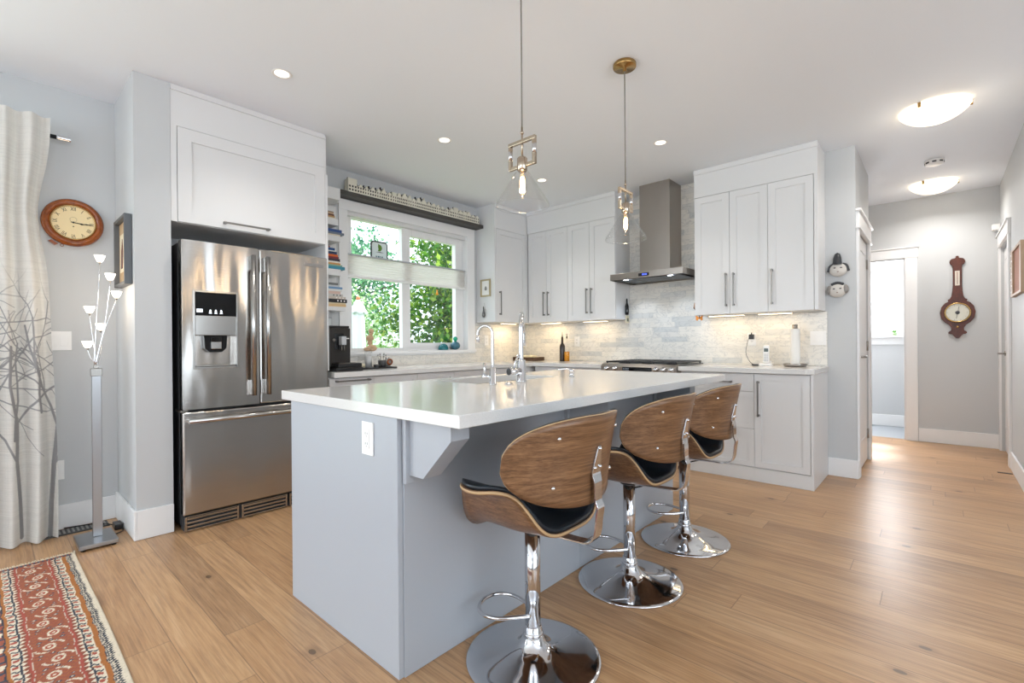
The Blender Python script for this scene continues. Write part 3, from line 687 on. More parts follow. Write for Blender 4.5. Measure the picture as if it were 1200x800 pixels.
def pendant(x, y, rot, label):
    p = thing('pendant_light', (x, y, 1.716), label, 'pendant light', 'glass pendants over the island')
    m_ = MB(); m_.lathe([(.0001, H-.001), (.062, H-.001), (.065, H-.005), (.065, H-.022), (.062, H-.026), (.012, H-.026), (.009, H-.045), (.0001, H-.045)], (x, y, 0), 'z', 36); m_.build('ceiling_canopy', M_brass, p)
    m_ = MB(); m_.cyl((x, y, 2.03), (x, y, H-.03), .0032, n=8); m_.build('cable', mat('cable_grey', '#77746f', .5), p)
    m_ = MB(); m_.cyl((x, y, 1.92), (x, y, 2.055), .0042, n=10); m_.sphere((x, y, 2.03), .008); m_.sphere((x, y, 1.975), .007); m_.build('stem', M_fnick, p)
    # open rectangular frame, rot 0 = along X
    c, s = math.cos(rot), math.sin(rot); w = .075; t = .0075; m_ = MB()
    def seg(u0, u1, z0, z1):
        f = MB(); f.bbox(u0, u1, -t, t, z0, z1, .0015)
        m_.add([(x+a*c-b*s, y+a*s+b*c, z) for a, b, z in f.v], f.f)
    seg(-w, w, 1.985, 2.0); seg(-w, -w+.015, 1.88, 1.985); seg(w-.015, w, 1.88, 1.985); seg(-w+.015, -.02, 1.88, 1.894); seg(.02, w-.015, 1.88, 1.894)
    m_.build('frame', M_fnick, p)
    for sg in (-1, 1):
        m_ = MB(); u = sg*(w-.0075); m_.cyl((x+u*c, y+u*s, 1.925), (x+u*c, y+u*s, 1.965), .010, n=12); m_.build('frame_sleeve', M_chrome, p)
    m_ = MB(); m_.lathe([(.0001, 1.925), (.016, 1.925), (.0225, 1.918), (.0225, 1.868), (.018, 1.863), (.0001, 1.863)], (x, y, 0), 'z', 24); m_.build('socket', M_fnick, p)
    m_ = MB(); m_.lathe([(.023, 1.872), (.026, 1.866), (.060, 1.812), (.097, 1.754), (.1135, 1.727), (.117, 1.717), (.1155, 1.712), (.112, 1.716), (.110, 1.726), (.094, 1.753), (.057, 1.811), (.024, 1.864)], (x, y, 0), 'z', 64, cap=False); m_.build('glass_shade', M_pglass, p, recalc=True)
    m_ = MB(); m_.lathe([(.012, 1.865), (.0125, 1.850), (.015, 1.838), (.020, 1.822), (.0215, 1.80), (.019, 1.775), (.010, 1.759), (.0001, 1.754)], (x, y, 0), 'z', 24, cap=False); b = m_.build('bulb', M_pglass, p)
    m_ = MB(); m_.lathe([(.0001, 1.842), (.008, 1.839), (.0105, 1.826), (.0105, 1.785), (.007, 1.772), (.0001, 1.77)], (x, y, 0), 'z', 12); m_.build('filament', M_fil, b)
    l = bpy.data.lights.new('pendant_lamp', 'POINT'); l.energy = 3; l.color = (1, .72, .42); l.shadow_soft_size = .02
    o = bpy.data.objects.new('pendant_lamp', l); COL.objects.link(o); o.location = (x, y, 1.74)
    return p
pendant(2.705, -3.203, 0, 'clear glass cone pendant light hanging nearer the camera, over the stools')
pendant(2.705, -2.296, PI/2, 'clear glass cone pendant light with brass canopy in front of the range hood')

# ================================================================== CEILING FITTINGS
M_bowl = mat('lit_opal_glass', '#fff6e8', .3, emit='#ffeccd', es=1.8)
def flush(x, y, label):
    t_ = thing('ceiling_light', (x, y, H-.10), label, 'ceiling light', 'frosted bowl ceiling lights in the hall')
    m_ = MB(); m_.lathe([(.0001, H-.001), (.10, H-.001), (.10, H-.02), (.0001, H-.02)], (x, y, 0), 'z', 32); m_.build('mounting_plate', M_plastic, t_)
    m_ = MB(); R = .190
    m_.lathe([(R*math.sin(a)/math.sin(1.0)*1.0, H-.018-.085*(math.cos(a)-math.cos(1.0))/(1-math.cos(1.0))) for a in [1.0*k/12 for k in range(12, -1, -1)]][:-1]+[(.0001, H-.103)], (x, y, 0), 'z', 48, cap=False); m_.build('glass_bowl', M_bowl, t_)
    for k in range(3):
        a = 2.2+k*2*PI/3; m_ = MB(); m_.bbox(x+R*.97*math.cos(a)-.009, x+R*.97*math.cos(a)+.009, y+R*.97*math.sin(a)-.009, y+R*.97*math.sin(a)+.009, H-.032, H-.0008, .003); m_.build('clip', M_brass, t_)
    l = bpy.data.lights.new('ceiling_lamp', 'POINT'); l.energy = 1.6; l.color = (1, .88, .72); l.shadow_soft_size = .12
    o = bpy.data.objects.new('ceiling_lamp', l); COL.objects.link(o); o.location = (x, y, H-.24)
    l = bpy.data.lights.new('ceiling_lamp_down', 'AREA'); l.shape = 'DISK'; l.size = .36; l.energy = 5 if y < 1 else 10; l.color = (1, .96, .92); l.spread = math.radians(160)
    o = bpy.data.objects.new('ceiling_lamp_down', l); COL.objects.link(o); o.location = (x, y, H-.115)
flush(4.02, -.38, 'lit frosted bowl ceiling light nearer the camera, at the mouth of the hall')
flush(4.0, 1.70, 'lit frosted bowl ceiling light deeper in the hall, beyond the smoke detector')
t_ = thing('smoke_detector', (4.013, .891, H-.04), 'round white smoke detector on the ceiling between two bowl lights', 'smoke detector')
m_ = MB(); m_.lathe([(.0001, H-.001), (.068, H-.001), (.070, H-.006), (.066, H-.012), (.062, H-.034), (.05, H-.040), (.0001, H-.041)], (4.013, .891, 0), 'z', 36); m_.build('housing', M_plastic, t_)
for k in range(8):
    a = 2*PI*k/8; m_ = MB(); m_.box(-.014, .014, -.002, .002, -.006, .006)
    m_.v = [(4.013+(.0655)*math.cos(a)-vx*math.sin(a)+vy*math.cos(a), .891+.0655*math.sin(a)+vx*math.cos(a)+vy*math.sin(a), H-.022+vz) for vx, vy, vz in m_.v]; m_.build('vent_slot', M_dark, t_)
M_pot = mat('downlight_lens', '#ffffff', .4, emit='#fff4e2', es=2.2)
def pot(x, y, label, first=[None]):
    t_ = thing('recessed_downlight', (x, y, H), label, 'downlight', 'round recessed ceiling downlights')
    m_ = MB(); m_.lathe([(.056, H-.0015), (.052, H-.004), (.045, H-.004), (.040, H-.0015)], (x, y, 0), 'z', 32, cap=False); m_.build('trim_ring', M_plastic, t_)
    m_ = MB(); m_.lathe([(.0001, H-.0012), (.041, H-.0012)], (x, y, 0), 'z', 32, cap=False); m_.build('lens', M_pot, t_)
    l = bpy.data.lights.new('downlight_lamp', 'SPOT'); l.energy = 27; l.color = (1, .95, .88); l.spot_size = math.radians(120); l.spot_blend = .8; l.shadow_soft_size = .05
    o = bpy.data.objects.new('downlight_lamp', l); COL.objects.link(o); o.location = (x, y, H-.02)
pot(1.171, -3.58, 'recessed ceiling downlight in front of the cabinet above the refrigerator')
pot(1.168, -2.342, 'recessed ceiling downlight in front of the kitchen window')
pot(1.159, -1.107, 'recessed ceiling downlight near the corner, behind the nearer pendant')
pot(2.390, -1.137, 'recessed ceiling downlight in front of the range hood and right cabinets')
t_ = MB(); t_.bbox(4.445, 4.507, 2.165, 2.225, 2.25, 2.315, .008); tag(t_.build('motion_sensor', M_plastic, loc=(4.47, 2.2, 2.28)), 'small white sensor box high in the right corner of the hall', 'sensor')

def smooth(pts, k=6):
    sm = []
    for i in range(len(pts)-1):
        p0 = Vector(pts[max(i-1, 0)]); p1 = Vector(pts[i]); p2 = Vector(pts[i+1]); p3 = Vector(pts[min(i+2, len(pts)-1)])
        for j in range(k):
            u = j/k; sm.append((.5*((2*p1)+(p2-p0)*u+(2*p0-5*p1+4*p2-p3)*u*u+(3*p1-p0-3*p2+p3)*u**3))[:])
    sm.append(tuple(pts[-1])); return sm
# ================================================================== BAR STOOLS
def shell(path, halfw, thick, expo=2.3, n=28, k=10, off=0.0, inset=0.0):
    """bent oval sheet: path(s)->(point, normal, across) ; returns two-sided rim'd mesh"""
    mb = MB(); S = [-math.cos(PI*i/n) for i in range(n+1)]
    front, backv = [], []
    for s_ in S:
        e = max(0.0, 1-abs(s_)**expo)**(1/expo)
        row_f, row_b = [], []
        for j in range(k+1):
            t = (-1+2*j/k)*e
            p, nr = path(s_*(1-inset), t*(1-inset))
            row_f.append((p+nr*(off+thick/2))[:]); row_b.append((p+nr*(off-thick/2))[:])
        front.append(row_f); backv.append(row_b)
    A = n+1; B = k+1
    v = [q for r in front for q in r]+[q for r in backv for q in r]; N = A*B; f = []; fm = []
    for i in range(n):
        for j in range(k): a = i*B+j; f += [(a, a+1, a+B+1, a+B), (N+a, N+a+B, N+a+B+1, N+a+1)]
    e_ = []
    for i in range(n):
        for j in (0, k): a = i*B+j; e_.append((a, a+B, N+a+B, N+a))
    return v, f, e_
def seat_path():
    # integrate side profile in YZ : angle grows towards both sides
    L = .382; N = 200; pts = [(0., 0.)]; ys, zs = 0., 0.
    for i in range(N):
        s = L*(i+.5)/N; th = 0 if s < .045 else (math.radians(62)*(0.5-0.5*math.cos(PI*min(1, (s-.045)/.18))))
        if s > .27: th -= math.radians(72)*((s-.27)/(L-.27))
        ys += math.cos(th)*L/N; zs += math.sin(th)*L/N; pts.append((ys, zs))
    def f(s, t):
        i = min(N-1, int(abs(s)*N)); fr_ = abs(s)*N-i; y = pts[i][0]*(1-fr_)+pts[i+1][0]*fr_; z = pts[i][1]*(1-fr_)+pts[i+1][1]*fr_
        dy, dz = pts[i+1][0]-pts[i][0], pts[i+1][1]-pts[i][1]; l = math.hypot(dy, dz); dy /= l; dz /= l
        sg = 1 if s >= 0 else -1; x = .185*t
        drop = -.035*max(0, -t-.45)**2*3 + .02*max(0, t-.2)
        return Vector((x, sg*y, .492+z+drop)), Vector((0, -sg*dz, dy))
    return f
def back_path():
    L = .332; R0 = .30; N = 200; pts = [(0., 0.)]; x = y = 0.
    for i in range(N):
        s = L*(i+.5)/N; th = math.radians(46)*min(1, s/.27)**1.0
        y += math.cos(th)*L/N; x -= math.sin(th)*L/N; pts.append((x, y))
    def f(s, t):
        i = min(N-1, int(abs(s)*N)); px, py = pts[i]; dx, dy = pts[i+1][0]-px, pts[i+1][1]-py; l = math.hypot(dx, dy); dx /= l; dy /= l
        sg = 1 if s >= 0 else -1; h = .145*t
        return Vector((.262+px+.16*h+.35*h*h, sg*py, .752+h+.010*abs(s))), Vector((-dy, sg*dx, .12)).normalized()
    return f
def build_shell(name, path, mat_face, parent, base, **kw):
    v, f, e = shell(path, 0, **kw); mb = MB(); V = [(a+base[0], b+base[1], c+base[2]) for a, b, c in v]
    mb.add(V, f+e, mat_face, True); o = mb.build(name, mat_face, parent)
    mb = None; return o
def stool(x, y, label):
    base = (x, y, 0)
    t_ = thing('bar_stool', base, label, 'bar stool', 'walnut bar stools along the island')
    def P(a, b, c): return (x+a, y+b, c)
    m_ = MB(); pr = [(.0001, .001), (.236, .001), (.240, .004), (.238, .009), (.225, .0125), (.18, .0165), (.13, .024), (.09, .036), (.062, .048), (.046, .064), (.038, .080), (.034, .088), (.0001, .088)]
    m_.lathe(pr, P(0, 0, 0), 'z', 72); m_.build('base', M_chrome, t_)
    m_ = MB(); m_.lathe([(.0345, .088), (.0365, .091), (.0365, .096), (.0345, .098), (.0315, .100), (.0315, .118), (.029, .121), (.0001, .121)], P(0, 0, 0), 'z', 36); m_.build('collar', M_chrome, t_)
    m_ = MB(); m_.cyl(P(0, 0, .118), P(0, 0, .462), .0275, n=36); m_.build('column', M_chrome, t_)
    m_ = MB(); m_.lathe([(.0001, .462), (.040, .462), (.045, .470), (.045, .484), (.0001, .484)], P(0, 0, 0), 'z', 24); m_.build('seat_plate', M_black, t_)
    # D-shaped foot ring in front (towards the island)
    pts = []
    for a, b in ((-.02, .03), (-.06, .055), (-.11, .06), (-.15, .048)): pass
    ring = [(.0, .027), (-.02, .055), (-.06, .075), (-.10, .072), (-.135, .045), (-.155, .0), (-.16, -.05), (-.15, -.10), (-.125, -.145), (-.09, -.172), (-.05, -.175), (-.015, -.15), (.012, -.09), (.016, -.026)]
    ca, sa = math.cos(.35), math.sin(.35)
    R_ = [(.0, .024), (-.045, .052), (-.10, .080), (-.15, .080), (-.188, .052), (-.203, .0), (-.188, -.052), (-.15, -.080), (-.10, -.080), (-.045, -.052), (.0, -.024)]
    pts = [P(a*ca-b*sa, a*sa+b*ca, .162) for a, b in R_]
    sm = []
    for i in range(len(pts)-1):
        for k in range(4):
            p0 = Vector(pts[max(i-1, 0)]); p1 = Vector(pts[i]); p2 = Vector(pts[i+1]); p3 = Vector(pts[min(i+2, len(pts)-1)]); u = k/4
            sm.append((.5*((2*p1)+(p2-p0)*u+(2*p0-5*p1+4*p2-p3)*u*u+(3*p1-p0-3*p2+p3)*u**3))[:])
    sm.append(pts[-1])
    m_ = MB(); m_.tube(sm, .0068, 12); m_.build('foot_ring', M_chrome, t_)
    m_ = MB(); m_.tube([P(.03, .0, .447), P(.05, .09, .444), P(.06, .155, .43)], .004, 8); m_.build('lever', M_black, t_)
    sp = seat_path(); bp = back_path()
    seat = build_shell('seat', sp, M_walnut, t_, base, thick=.012, n=48, k=14, expo=2.05)
    build_shell('seat_edge', sp, M_plyedge, seat, base, thick=.0085, n=48, k=14, inset=-.004, expo=2.05)
    build_shell('seat_pad', sp, M_leather, seat, base, thick=.014, off=.014, n=48, k=14, inset=.012, expo=2.05)
    back = build_shell('backrest', bp, M_walnut, t_, base, thick=.011, n=48, k=12)
    build_shell('backrest_edge', bp, M_plyedge, back, base, thick=.0080, n=48, k=12, inset=-.004)
    build_shell('backrest_pad', bp, M_leather, back, base, thick=.014, off=.0135, n=48, k=12, inset=.012)
    for s_, h_ in ((.5, .55), (-.5, .55), (.5, -.5), (-.5, -.5)):
        p, nr = bp(s_, h_); q = p-nr*.006; m_ = MB(); m_.sphere((q.x+x, q.y+y, q.z), .0072, n=12, k=8); m_.build('rivet', M_chrome, back)
    # bracket
    p0, _ = bp(0, .30); p1, _ = bp(0, -.30); p2, _ = bp(0, -.85); o_ = .010
    prof = [(p0.x+o_, p0.z, .008), (p0.x*.5+p1.x*.5+o_, (p0.z+p1.z)/2, .017), (p1.x+o_, p1.z, .024), (p1.x+o_+.006, p1.z-.03, .022), (p2.x+o_+.016, p2.z-.005, .020), (p2.x+.034, p2.z-.03, .020), (.276, .560, .020), (.272, .522, .020), (.262, .497, .020), (.242, .481, .020), (.205, .475, .020), (.10, .4705, .020), (.02, .4695, .020)]
    prof = smooth(prof, 5)
    m_ = MB(); v = []
    for i, (a, c, w) in enumerate(prof):
        d = Vector((prof[min(i+1, len(prof)-1)][0]-prof[max(i-1, 0)][0], 0, prof[min(i+1, len(prof)-1)][1]-prof[max(i-1, 0)][1])).normalized(); nr = Vector((-d.z, 0, d.x))*.0032
        for sx, sn in ((-1, -1), (1, -1), (1, 1), (-1, 1)): v.append(P(a+nr.x*sn, w*sx, c+nr.z*sn))
    n_ = len(prof); f = [(i*4+k, i*4+(k+1) % 4, i*4+4+(k+1) % 4, i*4+4+k) for i in range(n_-1) for k in range(4)]+[(3, 2, 1, 0), tuple(range(4*n_-4, 4*n_))]
    m_.add(v, f); br = m_.build('bracket', M_chrome, t_, bevel=.001)
    for a, b in ((.0, .24), (-.015, -.18), (.015, -.18)):
        p, _ = bp(0, b); m_ = MB(); m_.sphere(P(p.x+.014, a, p.z), .0062, n=12, k=8); m_.build('screw', M_chrome, br)
    return t_
s1 = stool(2.955, -3.455, 'walnut and black leather bar stool nearest the camera at the island')
dup(s1, (2.95, -2.735, 0), 'walnut and black leather bar stool in the middle of the three at the island')
dup(s1, (2.955, -2.10, 0), 'walnut and black leather bar stool farthest from camera, in front of the white drawers')

# ================================================================== ISLAND TAPS
x, y = 2.358, -2.819
t_ = thing('kitchen_faucet', (x, y, .915), 'tall chrome gooseneck faucet with pull-down spray behind the island sink', 'faucet')
m_ = MB(); m_.lathe([(.0001, .9155), (.029, .9155), (.029, .922), (.0245, .927), (.0245, 1.03), (.021, 1.036), (.0001, 1.036)], (x, y, 0), 'z', 28); m_.build('faucet_body', M_chrome, t_)
dx, dy = -.62, .785; R = .095
arc = [(x, y, 1.03), (x, y, 1.12), (x, y, 1.195)]+[(x+dx*R*(1-math.cos(a)), y+dy*R*(1-math.cos(a)), 1.195+R*math.sin(a)) for a in [PI*k/10 for k in range(1, 11)]]
m_ = MB(); m_.tube(smooth(arc, 4), .0125, 16); m_.build('gooseneck', M_chrome, t_)
ex, ey = x+dx*2*R, y+dy*2*R
m_ = MB(); m_.lathe([(.0001, 1.197), (.0135, 1.197), (.0165, 1.185), (.0175, 1.13), (.0155, 1.108), (.0001, 1.108)], (ex, ey, 0), 'z', 20); sh = m_.build('spray_head', M_chrome, t_)
m_ = MB(); m_.bbox(ex+.012, ex+.019, ey-.019, ey-.012, 1.13, 1.165, .002); m_.build('spray_button', M_dark, sh)
m_ = MB(); m_.cyl((x-.0, y-.015, .975), (x-.012, y-.088, .975), .021, n=24); hk = m_.build('mixer_knob', M_chrome, t_)
m_ = MB(); m_.cyl((x-.0118, y-.0865, .975), (x-.0125, y-.0895, .975), .017, n=24); m_.build('knob_cap', M_dark, hk)
m_ = MB(); m_.tube([(x-.01, y-.045, .985), (x-.012, y-.04, 1.02), (x-.002, y-.02, 1.062)], .0055, 10); m_.build('lever', M_chrome, t_)
x, y = 2.348, -3.03
t_ = thing('filter_faucet', (x, y, .915), 'slim chrome filtered-water faucet left of the tall gooseneck faucet', 'faucet')
m_ = MB(); m_.lathe([(.0001, .9155), (.0195, .9155), (.0195, .9195), (.0165, .922), (.0165, 1.0), (.0125, 1.004), (.0001, 1.004)], (x, y, 0), 'z', 24); m_.build('faucet_body', M_chrome, t_)
R = .040; dx, dy = -.93, -.37
arc = [(x, y, 1.0), (x, y, 1.08), (x, y, 1.175)]+[(x+dx*R*(1-math.cos(a)), y+dy*R*(1-math.cos(a)), 1.175+R*math.sin(a)) for a in [PI*k/10 for k in range(1, 10)]]
q = arc[-1]; arc += [(q[0]+dx*.004, q[1]+dy*.004, q[2]-.022)]
m_ = MB(); m_.tube(smooth(arc, 4), .0072, 14); m_.build('spout', M_chrome, t_)
m_ = MB(); m_.lathe([(.009, 1.130), (.0095, 1.15), (.0085, 1.162)], (q[0]+dx*.003, q[1]+dy*.003, 0), 'z', 14); m_.build('aerator', M_chrome, t_)
m_ = MB(); m_.cyl((x, y, .957), (x-.03, y-.048, .957), .0095, n=16); h_ = m_.build('valve', M_chrome, t_); m_ = MB(); m_.cyl((x-.022, y-.036, .96), (x-.022, y-.036, 1.028), .006, n=12); m_.build('lever', M_chrome, h_)
x, y = 2.347, -2.331
t_ = thing('soap_dispenser', (x, y, .915), 'low chrome soap dispenser at the right of the island sink', 'soap dispenser')
m_ = MB(); m_.lathe([(.0001, .9155), (.019, .9155), (.019, .920), (.0135, .924), (.0135, .94), (.0165, .945), (.0165, .968), (.0001, .968)], (x, y, 0), 'z', 24); m_.build('pump', M_chrome, t_)
m_ = MB(); m_.tube(smooth([(x, y, .963), (x-.03, y-.04, .966), (x-.055, y-.075, .960)], 4), .0055, 10); m_.build('spout', M_chrome, t_)
m_ = MB(); m_.lathe([(.0001, .9155), (.022, .9155), (.022, .919), (.010, .923), (.010, .928), (.0001, .928)], (2.395, -2.963, 0), 'z', 24); tag(m_.build('air_switch', M_chrome, loc=(2.395, -2.963, .9155)), 'small round chrome button between the two island faucets', 'button')
# ================================================================== LEFT CORNER: curtain, clock, lamp, rug
def attr_mat(name, rough=.8, sheen=0, extra=None):
    m = mat(name, '#ffffff', rough); t = NT(m); a = t.n('ShaderNodeVertexColor'); a.layer_name = 'Col'
    c = a.outputs[0]
    if extra: c = extra(t, c)
    t.color(c); return m
def grid_obj(name, X, m, parent, loc, colr):
    """X: (a,b,3) array of world points, colr (a,b,3) linear"""
    a, b, _ = X.shape; idx = np.arange(a*b).reshape(a, b)
    f = np.stack([idx[:-1, :-1], idx[1:, :-1], idx[1:, 1:], idx[:-1, 1:]], -1).reshape(-1, 4)
    me = bpy.data.meshes.new(name); base = np.array(loc); V = X.reshape(-1, 3)-base
    me.from_pydata(V.tolist(), [], f.tolist()); me.materials.append(m)
    ca = me.color_attributes.new('Col', 'FLOAT_COLOR', 'POINT'); cc = np.ones((a*b, 4), np.float32); cc[:, :3] = colr.reshape(-1, 3); ca.data.foreach_set('color', cc.ravel())
    me.polygons.foreach_set('use_smooth', [True]*len(f)); me.update()
    o = bpy.data.objects.new(name, me); COL.objects.link(o)
    if parent: o.parent = parent
    else: o.location = loc
    return o
def lin(h): return np.array(srgb(h)[:3])

rod = thing('curtain_rod', (.12, -4.40, 2.39), 'black curtain rod with ribbed chrome end finial on the left wall', 'curtain rod')
m_ = MB(); m_.cyl((.085, -5.4, 2.39), (.085, -4.462, 2.39), .0125, n=20); m_.build('rod', M_black, rod)
m_ = MB(); m_.lathe([(.0001, 0), (.0165, 0)]+[(.0165-(.002 if k % 2 else 0), .002+k*.0065) for k in range(10)]+[(.0165, .064), (.0001, .064)], (.085, -4.462, 2.39), 'y', 24); m_.build('finial', M_chrome, rod)
m_ = MB(); m_.cyl((.001, -5.0, 2.39), (.085, -5.0, 2.39), .008); m_.lathe([(.025, 0), (.025, .006)], (.0, -5.0, 2.39), 'x', 20); m_.build('wall_bracket', M_black, rod)
cur = thing('curtain', (.12, -4.75, .005), 'long off-white curtain printed with grey bare branches', 'curtain')
rng = np.random.RandomState(4)
nu, nz = 330, 980
u = np.linspace(0, 1, nu)[:, None]; zz = np.linspace(0, 1, nz)[None, :]
Z = .008+2.462*zz+0*u
flare = (1-zz)**1.6
Yc = -4.500-.62*u+(.022*(1-u))*flare-.045*(1-u)**6*np.exp(-((Z-1.92)/.26)**2)+.008*(1-u)*np.sin(Z*3.1)
fold = (.024+.010*np.sin(5*u+1))*np.sin(2*PI*u*6.2+2.4+.8*np.sin(zz*2.2)+.35*np.sin(3*zz+u*7))*(.75+.65*flare)
Xc = .165-.05*(1-u)**5*np.exp(-((Z-1.92)/.3)**2)+fold+.012*np.sin(zz*6+u*9)*flare
C = np.zeros((nu, nz, 3))+lin('#f3f0ea')
weave = rng.rand(nu, 1)*.05+rng.rand(1, nz)*.09+rng.rand(nu, nz)*.06
C *= (1-weave)[:, :, None]
C[:, Z[0] > 2.30] *= 1.03
# branches painted in cloth coordinates (metres along the cloth, height)
Wd = 1.05; UU = (u*Wd+0*zz); ZZ = Z
D = np.zeros((nu, nz))
R_ = random.Random(11)
def stroke(p, q, w0, w1):
    x0, x1 = sorted((p[0], q[0])); y0, y1 = sorted((p[1], q[1])); pad = .03
    i0, i1 = int(max(0, (x0-pad)/Wd*nu)), int(min(nu, (x1+pad)/Wd*nu+1)); j0, j1 = int(max(0, (y0-pad)/2.462*nz)), int(min(nz, (y1+pad)/2.462*nz+1))
    if i1 <= i0 or j1 <= j0: return
    a = UU[i0:i1, j0:j1]-p[0]; b = ZZ[i0:i1, j0:j1]-p[1]; dx, dy = q[0]-p[0], q[1]-p[1]; L2 = dx*dx+dy*dy+1e-9
    t = np.clip((a*dx+b*dy)/L2, 0, 1); d = np.hypot(a-t*dx, b-t*dy); w = w0+(w1-w0)*t
    D[i0:i1, j0:j1] = np.maximum(D[i0:i1, j0:j1], np.clip((w-d)/.0025+.5, 0, 1))
def branch(x, y, ang, w, L, dep):
    n = 5
    for k in range(n):
        a2 = ang+R_.uniform(-.28, .28); st = L/n; nx, ny = x+math.cos(a2)*st, y+math.sin(a2)*st
        stroke((x, y), (nx, ny), w, w*.935); w *= .935; x, y = nx, ny; ang = a2*.6+ang*.4
        if dep and k in (1, 2, 4) and R_.random() < .85 and y < 1.55:
            branch(x, y, ang+R_.choice([-1, 1])*R_.uniform(.45, .95), w*.66, L*R_.uniform(.5, .72), dep-1)
for bx in (.05, .24, .43, .62, .80, .98):
    branch(bx, R_.uniform(-.1, .1), PI/2+R_.uniform(-.25, .25), R_.uniform(.012, .017), R_.uniform(1.0, 1.25), 3)
for bx, by in ((.10, .75), (.28, .60), (.45, .8), (.60, .65), (.75, .85), (.9, .6)):
    branch(bx, by, PI/2+R_.uniform(-.5, .5), .0085, .55, 2)
fade = np.clip((1.62-ZZ)/.25, 0, 1)
C = C*(1-(D*fade)[:, :, None]*.85)+lin('#8b8a8c')*(D*fade)[:, :, None]*.85
M_curt = attr_mat('curtain_linen', .9)
_t = M_curt.node_tree; _tl = _t.nodes.new('ShaderNodeBsdfTranslucent'); _mx = _t.nodes.new('ShaderNodeMixShader'); _mx.inputs[0].default_value = .3
_t.links.new([n for n in _t.nodes if n.type == 'VERTEX_COLOR'][0].outputs[0], _tl.inputs[0]); _t.links.new(_t.nodes['Principled BSDF'].outputs[0], _mx.inputs[1]); _t.links.new(_tl.outputs[0], _mx.inputs[2]); _t.links.new(_mx.outputs[0], _t.nodes['Material Output'].inputs[0])
o = grid_obj('cloth', np.stack([Xc, Yc, Z], -1), M_curt, cur, (.12, -4.75, .005), C)
m_ = MB(); m_.lathe([(.020, -.003), (.026, -.003), (.026, .003), (.020, .003), (.020, -.003)], (.085, -4.500, 2.39), 'y', 24, cap=False); m_.build('grommet', M_nickel, cur)

# ---- wall clock
cx, cy, cz = .0, -4.385, 1.899
ck = thing('wall_clock', (cx, cy, cz-.145), 'round wooden wall clock with cream roman-numeral dial beside the curtain', 'clock')
m_ = MB(); m_.lathe([(.10, .001), (.138, .001), (.146, .012), (.146, .026), (.140, .038), (.128, .046), (.116, .044), (.108, .036), (.106, .030)], (cx, cy, cz), 'x', 64, cap=False); m_.build('case', M_honey, ck)
m_ = MB(); m_.lathe([(.108, .030), (.108, .037), (.104, .041), (.101, .037), (.101, .030)], (cx, cy, cz), 'x', 64, cap=False); m_.build('bezel', M_brass, ck)
m_ = MB(); m_.lathe([(.0001, .030), (.102, .030)], (cx, cy, cz), 'x', 64, cap=False); dial = m_.build('dial', mat('clock_dial', '#efd9a8', .5), ck)
def text_mb(s_, size, at, right, up, mb, extr=.0004):
    cu = bpy.data.curves.new('t', 'FONT'); cu.body = s_; cu.size = size; cu.align_x = 'CENTER'; cu.align_y = 'CENTER'; cu.extrude = 0; cu.resolution_u = 3
    ob = bpy.data.objects.new('t', cu); COL.objects.link(ob); bpy.context.view_layer.update()
    me = ob.to_mesh(); R = Vector(right); U = Vector(up); A = Vector(at)
    mb.add([(A+R*v.co.x+U*v.co.y)[:] for v in me.vertices], [tuple(p.vertices) for p in me.polygons]); ob.to_mesh_clear(); bpy.data.objects.remove(ob); bpy.data.curves.remove(cu)
nm = ['XII', 'I', 'II', 'III', 'IIII', 'V', 'VI', 'VII', 'VIII', 'IX', 'X', 'XI']
for k, s_ in enumerate(nm):
    a = 2*PI*k/12; ry, rz = math.sin(a), math.cos(a); mb = MB()
    text_mb(s_, .030, (cx+.0306, cy+ry*.083, cz+rz*.083), (0, math.cos(a)*.75, -math.sin(a)*.75), (0, ry*1.05, rz*1.05), mb)
    mb.build('numeral', M_gblack, dial, recalc=False)
mb = MB()
for k in range(60):
    a = 2*PI*k/60; 
    for r0, r1 in ((.0965, .0985),):
        c_, s_ = math.cos(a), math.sin(a); w = .0008; mb.add([(cx+.0306, cy+s_*r0-c_*w, cz+c_*r0+s_*w), (cx+.0306, cy+s_*r1-c_*w, cz+c_*r1+s_*w), (cx+.0306, cy+s_*r1+c_*w, cz+c_*r1-s_*w), (cx+.0306, cy+s_*r0+c_*w, cz+c_*r0-s_*w)], [(0, 1, 2, 3)])
mb.build('minute_track', M_gblack, dial, recalc=False)
m_ = MB(); m_.tube([(cx+.0308, cy+.016*math.sin(2*PI*k/20), cz+.018+.016*math.cos(2*PI*k/20)) for k in range(20)], .0005, 6, closed=True); m_.build('seconds_ring', M_gblack, dial)
mb = MB(); mb.sphere((cx+.031, cy, cz-.024), .0035, n=10, k=6); mb.build('winding_hole', M_gblack, dial)
def hand(name, ang, L, w, dx):
    a = ang; s_, c_ = math.sin(a), math.cos(a); P = lambda r, o_: (cy+s_*r+c_*o_, cz+c_*r-s_*o_); pts = [P(-.012, -w*.5), P(L*.55, -w*.35), P(L*.68, -w*1.5), P(L*.85, -w*.5), P(L, 0), P(L*.85, w*.5), P(L*.68, w*1.5), P(L*.55, w*.35), P(-.012, w*.5)]
    m_ = MB(); m_.prism(pts, cx+dx, cx+dx+.0012, 'x'); m_.build(name, M_gblack, dial)
hand('hour_hand', math.radians(98), .055, .0032, .033); hand('minute_hand', math.radians(93), .088, .0026, .0355)
m_ = MB(); m_.cyl((cx+.031, cy, cz), (cx+.039, cy, cz), .005, n=14); m_.build('hub', M_gblack, dial)
